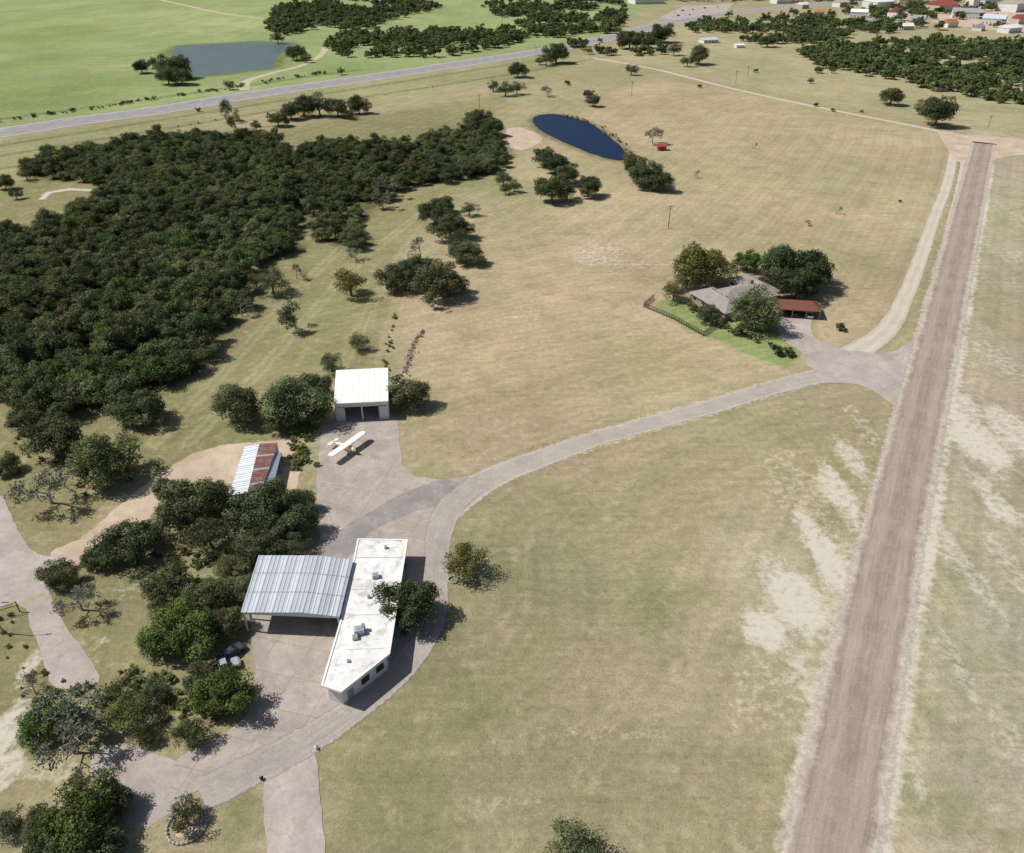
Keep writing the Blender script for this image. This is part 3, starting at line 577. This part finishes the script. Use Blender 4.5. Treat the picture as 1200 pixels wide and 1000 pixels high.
# ---- terminal building
ht=4.0
rp=[np.array(G(*q,ht)) for q in ((419,631),(478,632),(457,766),(400,811),(376,803),(400,722))]
cx=sum(rp)/len(rp); e=empty('airport_terminal_building',*cx); rp=[q-cx for q in rp]
def area(P): return sum(P[i][0]*P[(i+1)%len(P)][1]-P[(i+1)%len(P)][0]*P[i][1] for i in range(len(P)))
if area(rp)<0: rp=rp[::-1]
n=len(rp)
def inset(P,d):
    out=[];n=len(P)
    for i in range(n):
        a,b_,c_=P[i-1],P[i],P[(i+1)%n]; e1=(b_-a)/np.linalg.norm(b_-a); e2=(c_-b_)/np.linalg.norm(c_-b_)
        n1=np.array([-e1[1],e1[0]]);n2=np.array([-e2[1],e2[0]]); bis=n1+n2; bis/=np.linalg.norm(bis); out.append(b_+bis*d/max(.3,bis@n1))
    return out
W=inset(rp,.7)
mesh_obj('walls',[p3(q,0) for q in W]+[p3(q,ht-.35) for q in W],[(i,(i+1)%n,n+(i+1)%n,n+i) for i in range(n)],[M_wwall],e)
I2=inset(rp,.3)
V=[p3(q,ht-.4) for q in rp]+[p3(q,ht) for q in rp]+[p3(q,ht) for q in I2]+[p3(q,ht-.12) for q in I2]
mesh_obj('roof_parapet',V,[(i,(i+1)%n,n+(i+1)%n,n+i) for i in range(n)]+[(n+i,n+(i+1)%n,2*n+(i+1)%n,2*n+i) for i in range(n)]+[(2*n+i,2*n+(i+1)%n,3*n+(i+1)%n,3*n+i) for i in range(n)],[M_white],e)
mesh_obj('roof_deck',[p3(q,ht-.12) for q in I2],[tuple(range(n))],[M_wroof],e)
mesh_obj('soffit',[p3(q,ht-.4) for q in rp],[tuple(range(n))[::-1]],[M_wwall],e)
for i in range(n):
    a_,b_=W[i],W[(i+1)%n]; ln=np.linalg.norm(b_-a_); k=int(ln//2.6); an=math.atan2(b_[1]-a_[1],b_[0]-a_[0]); d=(b_-a_)/ln; no=np.array([d[1],-d[0]])
    for j in range(k):
        q=a_+d*(ln*(j+.5)/k)+no*.03
        if (j+i)%5==2:
            box('door',(q[0],q[1],1.1),(1.1,.08,2.2),M_steel,e,an)
        else:
            box('window',(q[0],q[1],1.7),(1.5,.08,1.3),M_glass,e,an); box('window_frame',(q[0],q[1],1.0),(1.7,.14,.09),M_white,e,an)
def W2(px,py,z,e): g=G(px,py,z); return (g[0]-e.location.x,g[1]-e.location.y)
for (px,py,sx,sy,sz) in ((421,741,1.6,1.3,1.1),(416,748,.9,.8,.7),(440,676,1.2,1.0,.8),(452,642,.6,.6,.5),(432,700,.5,.5,.6),(408,775,.5,.5,.4),(426,738,.7,.7,1.3)):
    q=W2(px,py,ht,e); box('rooftop_ac_unit',(q[0],q[1],ht-.12+sz/2),(sx,sy,sz),M_metal,e,.3,.05)
    box('unit_grille',(q[0],q[1],ht-.10+sz),(sx*.6,sy*.6,.06),M_steel,e,.3)
q=W2(445,653,ht,e); box('roof_seam',(q[0],q[1],ht-.07),(9,.15,.06),M_metl2,e,.0)
for py in (690,720,760):
    q=W2(428,py,ht,e); box('roof_seam',(q[0],q[1],ht-.09),(6.0,.12,.04),M_metl2,e,.03)
# ---- hangar
hh=5.0
c4=[np.array(G(*q,hh)) for q in ((391,473),(455,470),(455,433),(394,436))]
e=empty('white_hangar',*(sum(c4)/4)); o0=np.array(e.location[:2]); fl,fr,br,bl=[q-o0 for q in c4]; cen=np.zeros(2)
corr('roof',p3(fl,hh),p3(fr,hh),p3(br,hh+.5),p3(bl,hh+.5),M_white,e,1.2,.025)
quad('roof_edge',[p3(fl,hh-.02),p3(fr,hh-.02),p3(fr,hh-.3),p3(fl,hh-.3)],M_white,e,.1)
a_,b_,c_,d_=[ins(q,cen,.98) for q in (fl,fr,br,bl)]
vwall('west_wall',d_,a_,hh+.4,hh-.05,M_white,e); vwall('east_wall',b_,c_,hh-.05,hh+.4,M_white,e); vwall('back_wall',c_,d_,hh+.4,hh+.4,M_white,e)
vwall('door_header',a_,b_,hh-.1,hh-.1,M_wwall,e,.1,hh-1.3)
for t in (0.02,.5,.98):
    q=a_+(b_-a_)*t; box('door_post',(q[0],q[1],(hh-1.3)/2),(.3,.3,hh-1.3),M_wwall,e)
for t,w in ((.10,.16),(.9,.16)):
    q=a_+(b_-a_)*t; box('sliding_door',(q[0],q[1]-.18,(hh-1.3)/2),(w*np.linalg.norm(b_-a_),.08,hh-1.35),M_metl2,e,math.atan2(*(b_-a_)[::-1]))
quad('floor_slab',[p3(a_,.1),p3(b_,.1),p3(c_,.1),p3(d_,.1)],M_conc,e,.03)
for k_ in range(4):
    q=ins(d_+(c_-d_)*(.2+.2*k_),cen,.8); box('workbench',(q[0],q[1],.6),(1.5,.9,.9),(M_wood,M_steel)[k_%2],e)
# ---- rusty equipment shed
hs=3.4
e=empty('rusty_equipment_shed',*G(300,548,hs)); 
def q3(px,py,z): q=W2(px,py,z,e); return (q[0],q[1],z)
r1,r2=q3(290,577,hs+.7),q3(304,520,hs+.7)
corr('grey_roof_slope',q3(268,581,hs),q3(287,523,hs),r2,r1,M_metal,e,.7,.05,M_metl2,4)
corr('rust_roof_slope',q3(307,573,hs),q3(326,519,hs),r2,r1,M_rust,e,.7,.05,M_metal,7)
corr('lean_to_roof',q3(320,570,hs-.9),q3(330,530,hs-.9),q3(318.5,531,hs-.15),q3(307,572,hs-.15),M_metal,e,.7,.05)
P2=lambda t:np.array(t[:2])
A1,A2,A3,A4=[P2(x)*.96 for x in (q3(268,581,hs),q3(307,573,hs),q3(326,519,hs),q3(287,523,hs))]
vwall('west_wall',A4,A1,hs-.1,hs-.1,M_metal,e); vwall('east_wall',A2,A3,hs-.1,hs-.1,M_wwall,e); mA=(A1+A2)/2; mB=(A3+A4)/2
vwall('south_wall',A1,mA,hs-.1,hs+.55,M_rust,e); vwall('south_wall',mA,A2,hs+.55,hs-.1,M_rust,e); vwall('north_wall',A3,mB,hs-.1,hs+.55,M_metal,e); vwall('north_wall',mB,A4,hs+.55,hs-.1,M_metal,e)
q=(A1+A2)/2; box('dark_doorway_panel',(q[0],q[1]-.08,1.3),(2.4,.1,2.6),M_dark,e,math.atan2(*(A2-A1)[::-1]))  # solid slab; its near-black colour stands in for shade inside the doorway
for k_ in range(4):
    q=P2(q3(320,570,hs-.9))*(1-k_/3)+P2(q3(330,530,hs-.9))*(k_/3); box('lean_to_post',(q[0]*.98,q[1]*.98,1.2),(.15,.15,2.4),M_wood,e)
# ---- houses
def hip(e,cx,cy,ang,Lx,Wy,hw,hr,roofm,wallm,ov=.6,gable=False,win=True,name='roof'):
    R=Matrix.Rotation(ang,2)
    def T2(x,y): v=R@Vector((x,y)); return (cx+v.x,cy+v.y)
    box('walls',(cx,cy,hw/2),(Lx,Wy,hw),wallm,e,ang)
    a,b_=Lx/2+ov,Wy/2+ov; rl=a if gable else max(.2,a-b_)
    P=[(-a,-b_,hw),(a,-b_,hw),(a,b_,hw),(-a,b_,hw),(-rl,0,hw+hr),(rl,0,hw+hr)]
    V=[(*T2(x,y),z+.02) for x,y,z in P]+[(*T2(x,y),z-.16) for x,y,z in P[:4]]
    mesh_obj(name,V,[(0,1,5,4),(2,3,4,5),(1,2,5),(3,0,4),(0,6,7,1),(1,7,8,2),(2,8,9,3),(3,9,6,0),(9,8,7,6)],[roofm],e)
    if win:
        for s in (-1,1):
            k=max(1,int(Lx//3.5))
            for j in range(k):
                x=-Lx/2+Lx*(j+.5)/k
                if s==-1 and j==k//2: box('door',(*T2(x,s*(Wy/2+.03)),1.05),(1.0,.08,2.1),M_wood,e,ang)
                else:
                    box('window',(*T2(x,s*(Wy/2+.03)),1.5),(1.3,.08,1.1),M_glass,e,ang); box('window_sill',(*T2(x,s*(Wy/2+.06)),.9),(1.5,.14,.08),M_wwall,e,ang)
g0=np.array(G(868,342,3.5)); e=empty('ranch_house',*g0)
p1=np.array(G(838,350,3.5));p2=np.array(G(904,336,3.5)); ang=math.atan2(*(p2-p1)[::-1]); 
hip(e,0,0,ang,20,11,2.8,2.3,M_shing,M_brick)
q=W2(843,350,3.2,e); hip(e,q[0],q[1],ang+math.pi/2,17,8.5,2.75,1.9,M_shing,M_brick)
q=W2(884,332,3.2,e); hip(e,q[0],q[1],ang+math.pi/2,15,8,2.7,2.0,M_shing,M_brick)
q=W2(880,330,5,e); box('chimney',(q[0],q[1],3.2),(1.1,1.3,5),M_brick,e,ang)
for px,py in ((860,338),(850,346),(892,336)): q=W2(px,py,4.6,e); box('roof_vent',(q[0],q[1],4.5),(.4,.4,1.0),M_metl2,e,ang)
g1=np.array(W2(936,356,3.2,e)); pa=np.array(G(912,354,3.2)); pb=np.array(G(961,357,3.2)); ag=math.atan2(*(pb-pa)[::-1])
R=Matrix.Rotation(ag,2)
def T3(x,y): v=R@Vector((x,y)); return (g1[0]+v.x,g1[1]+v.y)
Lx,Wy=12.5,8; a,b_=Lx/2,Wy/2
P=[(-a,-b_,2.7),(a,-b_,2.7),(a,b_,2.7),(-a,b_,2.7),(-a+.3,0,4.0),(a-2.5,0,4.0)]
mesh_obj('carport_roof',[(*T3(x,y),z) for x,y,z in P]+[(*T3(x,y),z-.2) for x,y,z in P[:4]],[(0,1,5,4),(2,3,4,5),(1,2,5),(3,0,4),(0,6,7,1),(1,7,8,2),(2,8,9,3),(3,9,6,0),(9,8,7,6)],[M_red],e)
for x in (-a+.4,-2,2,a-.4): box('carport_post',(*T3(x,-b_+.4),1.25),(.3,.3,2.5),M_brick,e,ag)
box('carport_back_wall',(*T3(0,b_-.5),1.25),(Lx-1,.2,2.5),M_brick,e,ag); box('carport_side_wall',(*T3(-a+.5,0),1.25),(.2,Wy-1.4,2.5),M_brick,e,ag)
def fence(name,pts,h=1.4,mat=None,post=2.4,rails=(.4,.9,1.3)):
    e=empty(name,*G(*pts[0])); o0=np.array(e.location[:2]); P=[np.array(G(*q))-o0 for q in pts]
    for i in range(len(P)-1):
        a,b_=P[i],P[i+1]; ln=np.linalg.norm(b_-a); k=max(1,int(ln/post)); an=math.atan2(*(b_-a)[::-1])
        for j in range(k+1): q=a+(b_-a)*j/k; box('post',(q[0],q[1],h/2),(.1,.1,h),mat,e,an)
        m_=(a+b_)/2
        for z in rails: box('rail',(m_[0],m_[1],z),(ln,.05,.09),mat,e,an)
M_blk=mottled('black_iron',(.035,.035,.035),(.05,.05,.05),2,8,.1)
fence('iron_fence',[(766,350),(754,360),(790,375),(824,394),(838,384)],1.5,M_blk,1.0,(.2,.5,.8,1.1,1.4))
poly_sheet('house_driveway',[(916,368),(950,370),(950,385),(958,398),(985,408),(1010,418),(1000,432),(965,436),(945,428),(940,414),(922,402),(912,390)],.058,M_pink,jit=.15)
# ---- distant buildings
def barn(name,px,py,Lm,Wm,ang,hw,hr,rm,wm,gable=True):
    x,y=G(px,py); e=empty(name,x,y); hip(e,0,0,ang,Lm,Wm,hw,hr,rm,wm,gable=gable,ov=.4,win=Lm>8)
M_blue=mottled('pale_blue_roof',(.55,.6,.68),(.5,.55,.62),.2,3,.05,.5)
M_drd=mottled('red_roof',(.34,.09,.07),(.29,.08,.06),.2,3,.08); M_org=mottled('terracotta_roof',(.45,.2,.12),(.4,.18,.1),.3,4,.1); M_gr=mottled('grey_roof',(.36,.36,.36),(.30,.30,.30),.2,4,.08)
M_tan=mottled('tan_wall',(.5,.45,.36),(.45,.4,.32),.3,4,.06)
for a in (('storage_barn',830,50,16,11,.3,3,1.6,M_blue,M_wwall),('small_barn',866,56,8,6,.2,2.5,1,M_white,M_wwall),('country_house',600,17,22,12,.1,3,2.4,M_org,M_tan),('country_house',502,8,22,12,.3,3,2.2,M_gr,M_wwall),
    ('warehouse',757,4,46,30,.25,6,2.4,M_gr,M_wwall),('warehouse',1028,9,34,26,.5,8,4,M_white,M_wwall),('warehouse',1064,5,28,24,-.3,8,4,M_gr,M_tan),('red_roof_warehouse',1102,13,34,26,.4,8,5,M_drd,M_tan),('warehouse',1130,21,30,24,-.4,7,4,M_gr,M_wwall),
    ('warehouse',1152,8,42,30,.5,10,5,M_white,M_wwall),('red_roof_warehouse',1084,2,28,22,-.4,9,5,M_drd,M_wwall),('warehouse',1186,13,36,28,.6,10,5,M_tan,M_wwall),('warehouse',1182,38,22,14,.5,5,3,M_white,M_wwall),('warehouse',1006,20,20,14,-.4,6,3,M_white,M_wwall),('office_building',985,8,20,14,.5,6,3,M_tan,M_wwall),
    ('red_roof_warehouse',1048,20,16,12,.7,6,4,M_drd,M_wwall),('town_house',1076,27,14,11,-.5,5,3.4,M_gr,M_tan),('town_house',1112,32,14,11,.3,5,3.4,M_org,M_wwall),('warehouse',1164,28,24,18,-.6,6,4,M_blue,M_wwall),('silo_building',1140,10,10,9,.2,15,3,M_gr,M_wwall),
    ('town_house',940,10,14,11,.6,5,3,M_white,M_tan),('town_house',1020,31,12,10,-.3,4,3,M_gr,M_wwall),('town_house',1196,28,18,13,.2,6,4,M_drd,M_tan),('town_house',1146,36,12,10,.8,4,3,M_gr,M_wwall),('town_house',1062,35,12,9,.1,4,3,M_white,M_tan),('warehouse',915,4,26,18,.3,6,3,M_white,M_wwall),('town_house',960,18,12,9,-.3,4,3,M_org,M_tan),
    ('tan_house',895,30,14,9,.4,3,1.8,M_gr,M_tan),('brown_shed',1100,107,8,6,.1,2.4,1.2,M_gr,M_brick),('red_pump_shed',775,176,4.2,3.2,.1,2.2,1.0,M_drd,M_drd),('barn',440,4,14,10,.3,3,1.6,M_white,M_wwall),('house',690,6,18,12,.2,3,2,M_gr,M_tan)):
    barn(*a)
poly_sheet('parking_lot',[(770,22),(800,8),(860,4),(850,14),(815,24)],.045,M_pink,smooth=False,jit=0)
poly_sheet('town_yard',[(1090,24),(1100,14),(1160,10),(1240,16),(1240,38),(1150,34)],.03,M_pdirt,jit=3,step=8)
poly_sheet('town_yard',[(1010,24),(1030,12),(1070,12),(1070,22),(1040,28)],.03,M_pink,jit=3,step=8)
# ---------------------------------------------------------------- utility poles
def pole(px,py,h,arm=True,name='utility_pole'):
    x,y=G(px,py); V=[];Fc=[]; cone_seg(V,Fc,(0,0,-.2),(0,0,h),.17,.11,8)
    if arm:
        for z in (h-.5,h-1.3): cone_seg(V,Fc,(-1.2,0,z),(1.2,0,z),.07,.07,4)
        for xx in (-1.1,-.4,.4,1.1): cone_seg(V,Fc,(xx,0,h-.45),(xx,0,h-.15),.06,.04,5)
    mesh_obj(name,V,Fc,[M_wood],loc=(x,y,0))
for q in ((783,268,9),(740,112,9),(562,133,11),(862,98,9),(628,70,10),(300,160,9),(876,90,8),(1000,30,9),(1158,150,7)): pole(*q)
def lamp(px,py,h):
    x,y=G(px,py); V=[];Fc=[]; cone_seg(V,Fc,(0,0,0),(0,0,h),.12,.08,8); cone_seg(V,Fc,(0,0,h),(2.2,.3,h+.3),.06,.05,6); cone_seg(V,Fc,(2.0,.3,h+.3),(2.9,.4,h+.2),.16,.12,6); cone_seg(V,Fc,(0,0,0),(0,0,.3),.3,.3,8)
    mesh_obj('street_lamp',V,Fc,[M_steel],loc=(x,y,0))
lamp(4,742,6.5)
e=empty('ranch_gate_frame',*G(8,722)); e.rotation_euler=(0,0,.5)
for dx in (-2.0,2.0): box('gate_post',(dx,0,1.2),(.16,.16,2.4),M_blk,e)
for z in (1.6,2.3): box('gate_rail',(0,0,z),(4.2,.08,.1),M_blk,e)
# ---------------------------------------------------------------- stone rings, wall
def ring(px,py,R,n,name='stone_tree_ring',mat=M_conc,s=.4):
    x,y=G(px,py); bm=bmesh.new()
    for i in range(n):
        a=2*math.pi*i/n; M=Matrix.Translation((math.cos(a)*R,math.sin(a)*R,s*.4))@Matrix.Rotation(a+random.uniform(-.3,.3),4,'Z')@Matrix.Diagonal((s*random.uniform(.7,1.1),s*random.uniform(1,1.6),s*random.uniform(.7,1.2),1))
        bmesh.ops.create_icosphere(bm,subdivisions=1,radius=.6,matrix=M)
    me=bpy.data.meshes.new(name); bm.to_mesh(me); bm.free(); me.materials.append(mat); ob=bpy.data.objects.new(name,me); ob.location=(x,y,0); col.objects.link(ob)
ring(219,968,2.5,26); ring(531,680,.9,12); 
poly_sheet('mulch_bed',[(200,960),(219,952),(238,960),(240,972),(219,984),(200,976)],.03,M_pdirt)
bm=bmesh.new(); A=catmull([G(474,437),G(480,418),G(486,400),G(496,388)],False,.5)
for q in A:
    for k_ in range(4):
        M=Matrix.Translation((q[0]+random.gauss(0,.4),q[1]+random.gauss(0,.4),random.uniform(.05,.45)))@Matrix.Rotation(random.random()*3,4,'Z')@Matrix.Diagonal((random.uniform(.2,.45),random.uniform(.15,.35),random.uniform(.15,.3),1)); bmesh.ops.create_icosphere(bm,subdivisions=1,radius=.8,matrix=M)
me=bpy.data.meshes.new('rubble_wall'); bm.to_mesh(me); bm.free(); me.materials.append(mottled('rubble_stone',(.24,.21,.17),(.36,.33,.28),1,6,.3)); ob=bpy.data.objects.new('rubble_wall',me); col.objects.link(ob)
# ---------------------------------------------------------------- vehicles
def paintm(name,c,r=.3):
    m,nt,b,o=NM(name); v=OC(nt); n=NZ(nt,v,3,3,.5); L(nt,SCALE(nt,c,MR(nt,n,.3,.7,.92,1.05)),b.inputs['Base Color']); b.inputs['Roughness'].default_value=r; b.inputs['Specular IOR Level'].default_value=.5; b.inputs['Coat Weight'].default_value=.4; return m
M_tyre=mottled('tyre_rubber',(.02,.02,.02),(.03,.03,.03),2,8,.1)
def car(name,x,y,ang,paint,pickup=False):
    bm=bmesh.new(); Ln=5.4 if pickup else 4.6; w=.92; mats=[paint,M_glass,M_tyre]
    def loft(st,mi,cap=True):
        rings=[]
        for x_,zb,zt,hw,ht_ in st: rings.append([bm.verts.new((x_,-hw,zb)),bm.verts.new((x_,hw,zb)),bm.verts.new((x_,hw,zt-.08)),bm.verts.new((x_,ht_,zt)),bm.verts.new((x_,-ht_,zt)),bm.verts.new((x_,-hw,zt-.08))])
        for a,b_ in zip(rings,rings[1:]):
            for i in range(6): f=bm.faces.new((a[i],a[(i+1)%6],b_[(i+1)%6],b_[i])); f.material_index=mi
        for r_ in (rings[0][::-1],rings[-1]): f=bm.faces.new(r_); f.material_index=mi
    h=Ln/2
    loft([(-h,.45,.85,w*.85,w*.7),(-h+.25,.3,.98,w,w*.85),(-.9,.28,1.0,w,w*.9),(.9,.28,1.02,w,w*.9),(h-.3,.3,.9,w,w*.85),(h,.42,.72,w*.8,w*.7)],0)
    if pickup:
        loft([(-.5,1.0,1.08,w*.9,w*.8),(-.35,1.0,1.68,w*.86,w*.7),(.75,1.0,1.7,w*.86,w*.7),(1.3,1.0,1.08,w*.88,w*.8)],1); loft([(-.3,1.69,1.78,w*.72,w*.66),(.7,1.69,1.79,w*.72,w*.66)],0)
        loft([(-h+.2,.985,1.06,w*.75,w*.72),(-.6,.985,1.06,w*.75,w*.72)],2)
    else:
        loft([(-1.9,.98,1.06,w*.88,w*.8),(-1.2,.98,1.42,w*.84,w*.66),(.35,.98,1.46,w*.84,w*.66),(1.1,.98,1.06,w*.86,w*.8)],1); loft([(-1.15,1.42,1.5,w*.68,w*.6),(.3,1.44,1.52,w*.68,w*.6)],0)
    for sx in (-h+.85,h-.9):
        for sy in (-1,1):
            r_=bmesh.ops.create_cone(bm,cap_ends=True,segments=14,radius1=.35,radius2=.35,depth=.24,matrix=Matrix.Translation((sx,sy*(w-.08),.35))@Matrix.Rotation(math.pi/2,4,'X'))
            for v_ in r_['verts']:
                for f in v_.link_faces: f.material_index=2
    me=bpy.data.meshes.new(name); bmesh.ops.recalc_face_normals(bm,faces=bm.faces[:]); bm.to_mesh(me); bm.free()
    for m_ in mats: me.materials.append(m_)
    ob=bpy.data.objects.new(name,me); ob.location=(x,y,.06); ob.rotation_euler=(0,0,ang); col.objects.link(ob)
P_w=paintm('white_car_paint',(.7,.7,.7)); P_d=paintm('dark_car_paint',(.05,.06,.08)); P_s=paintm('silver_car_paint',(.4,.42,.44)); P_r=paintm('red_car_paint',(.3,.03,.03))
car('pickup_truck',*G(262,785),.5,P_s,True); car('parked_car',*G(272,768),.9,P_d); 
car('parked_car',*G(948,371),ag+math.pi/2,P_w); car('parked_car',*G(930,368),ag+math.pi/2,P_d)
for i,(a,b_) in enumerate(((790,15),(800,13),(812,12),(826,10),(840,9),(795,19),(808,18),(1160,30),(1140,30),(1070,22),(1025,26))): car('parked_car',*G(a,b_),random.uniform(0,3),(P_w,P_d,P_s,P_r)[i%4])
# ---------------------------------------------------------------- light aircraft
P_y=paintm('yellow_aircraft_paint',(.74,.60,.26)); P_c=paintm('cream_wing_fabric',(.86,.84,.76),.5); P_f=paintm('cream_fuselage_fabric',(.84,.81,.68),.5)
e=empty('light_aircraft',*G(407,525,1.0)); wd=np.array(G(428,508,2.1))-np.array(G(387,537,2.1)); span=np.linalg.norm(wd); wa=math.atan2(wd[1],wd[0]); e.rotation_euler=(0,0,wa-math.pi/2)
V=[];Fc=[];n=12
st=[(2.6,.12,1.05,1.25),(2.5,.34,.85,1.45),(1.9,.42,.7,1.6),(1.1,.46,.6,1.75),(.6,.46,.55,2.08),(-.6,.45,.55,2.1),(-1.6,.36,.62,1.7),(-3.2,.2,.72,1.4),(-4.6,.07,.8,1.2)]
for x,hw_,zb,zt in st:
    for i in range(n): a=2*math.pi*i/n; V.append((x,hw_*math.copysign(abs(math.cos(a))**.7,math.cos(a)),(zb+zt)/2+(zt-zb)/2*math.copysign(abs(math.sin(a))**.7,math.sin(a))))
for s in range(len(st)-1):
    for i in range(n): Fc.append((s*n+i,s*n+(i+1)%n,(s+1)*n+(i+1)%n,(s+1)*n+i))
Fc.append(tuple(range(n))); Fc.append(tuple(range((len(st)-1)*n,len(st)*n))[::-1])
fo=mesh_obj('fuselage',V,Fc,[P_f,P_y],e,True)
for pl in fo.data.polygons:
    if pl.center.x>2.2 or pl.center.x<-3.0: pl.material_index=1
def wing(name,x0,ch,half,z,th,mat,dih=.0,swept=0):
    V=[];Fc=[]; ys=[-half,-half*.96,-half*.85,0,half*.85,half*.96,half]; cs=[.45,.8,1,1,1,.8,.45]; pr=[(.5,0),(.42,.55),(.2,1),(-.1,.8),(-.5,.05),(-.2,-.2),(.3,-.35)]; k=len(pr)
    for y_,c_ in zip(ys,cs):
        for px_,pz in pr: V.append((x0+px_*ch*c_,y_,z+pz*th+abs(y_)*dih))
    for s in range(len(ys)-1):
        for i in range(k): Fc.append((s*k+i,s*k+(i+1)%k,(s+1)*k+(i+1)%k,(s+1)*k+i))
    Fc.append(tuple(range(k))); Fc.append(tuple(range((len(ys)-1)*k,len(ys)*k))[::-1]); mesh_obj(name,V,Fc,[mat],e,True)
wing('wing',.15,1.9,span/2,2.12,.13,P_c,.015); wing('tailplane',-4.2,.95,1.6,1.2,.05,P_c)
quad('tail_fin',[(-3.7,.03,1.15),(-4.7,.03,1.15),(-4.85,.03,2.2),(-4.4,.03,2.3)],P_y,e,.06)
V=[];Fc=[]
for s in (-1,1):
    cone_seg(V,Fc,(.4,s*.45,.7),(.4,s*2.6,2.15),.05,.05); cone_seg(V,Fc,(-.4,s*.45,.7),(-.3,s*2.6,2.15),.04,.04); cone_seg(V,Fc,(1.0,s*.3,.75),(1.1,s*.95,.3),.06,.05)
mesh_obj('struts',V,Fc,[P_f],e)
V=[];Fc=[]
for s in (-1,1): cone_seg(V,Fc,(1.1,s*.9,.33),(1.1,s*1.08,.33),.27,.27,14); Fc.append(tuple(range(len(V)-14,len(V)))); Fc.append(tuple(range(len(V)-28,len(V)-14))[::-1])
cone_seg(V,Fc,(-4.4,-.05,.18),(-4.4,.05,.18),.12,.12,10); mesh_obj('wheels',V,Fc,[M_tyre],e)
box('propeller',(2.66,0,1.15),(.05,.16,1.9),M_blk,e); mesh_obj('windscreen',[(1.12,-.42,1.55),(1.12,.42,1.55),(.62,.4,2.05),(.62,-.4,2.05)],[(0,1,2,3)],[M_glass],e)
def marker(px,py,c,name='taxiway_marker_light'):
    x,y=G(px,py); V=[];Fc=[]; cone_seg(V,Fc,(0,0,0),(0,0,.5),.22,.16,8); cone_seg(V,Fc,(0,0,.5),(0,0,.75),.3,.1,8); mesh_obj(name,V,Fc,[c],loc=(x,y,.05))
marker(371,878,M_wwall); marker(307,914,M_blk)
# ---------------------------------------------------------------- light, world, camera
el=math.radians(51); Ld=Vector((math.cos(el)*.99,-math.cos(el)*.12,-math.sin(el))).normalized()
sd=bpy.data.lights.new('sun','SUN'); sd.energy=4.5; sd.angle=math.radians(.53); sd.color=(1,.975,.935); so=bpy.data.objects.new('sun',sd); so.rotation_euler=Ld.to_track_quat('-Z','Y').to_euler(); so.location=(0,0,200); col.objects.link(so)
w=bpy.data.worlds.new('World'); scene.world=w; w.use_nodes=True; nt=w.node_tree; bg=nt.nodes['Background']; sk=nt.nodes.new('ShaderNodeTexSky'); sk.sky_type='NISHITA'; sk.sun_disc=False
sk.sun_elevation=el; sk.sun_rotation=math.atan2(-Ld.x,-Ld.y); sk.air_density=1.0; sk.dust_density=1.5; nt.links.new(sk.outputs[0],bg.inputs[0]); bg.inputs[1].default_value=.068
cd=bpy.data.cameras.new('camera'); cd.sensor_width=36; cd.lens=F/1200*36; cd.clip_end=20000; cd.clip_start=1
co_=bpy.data.objects.new('camera',cd); co_.location=(0,0,H); co_.rotation_euler=(math.pi/2-PT,0,0); col.objects.link(co_); scene.camera=co_
scene.view_settings.view_transform='Standard'; scene.view_settings.look='None'; scene.view_settings.exposure=0
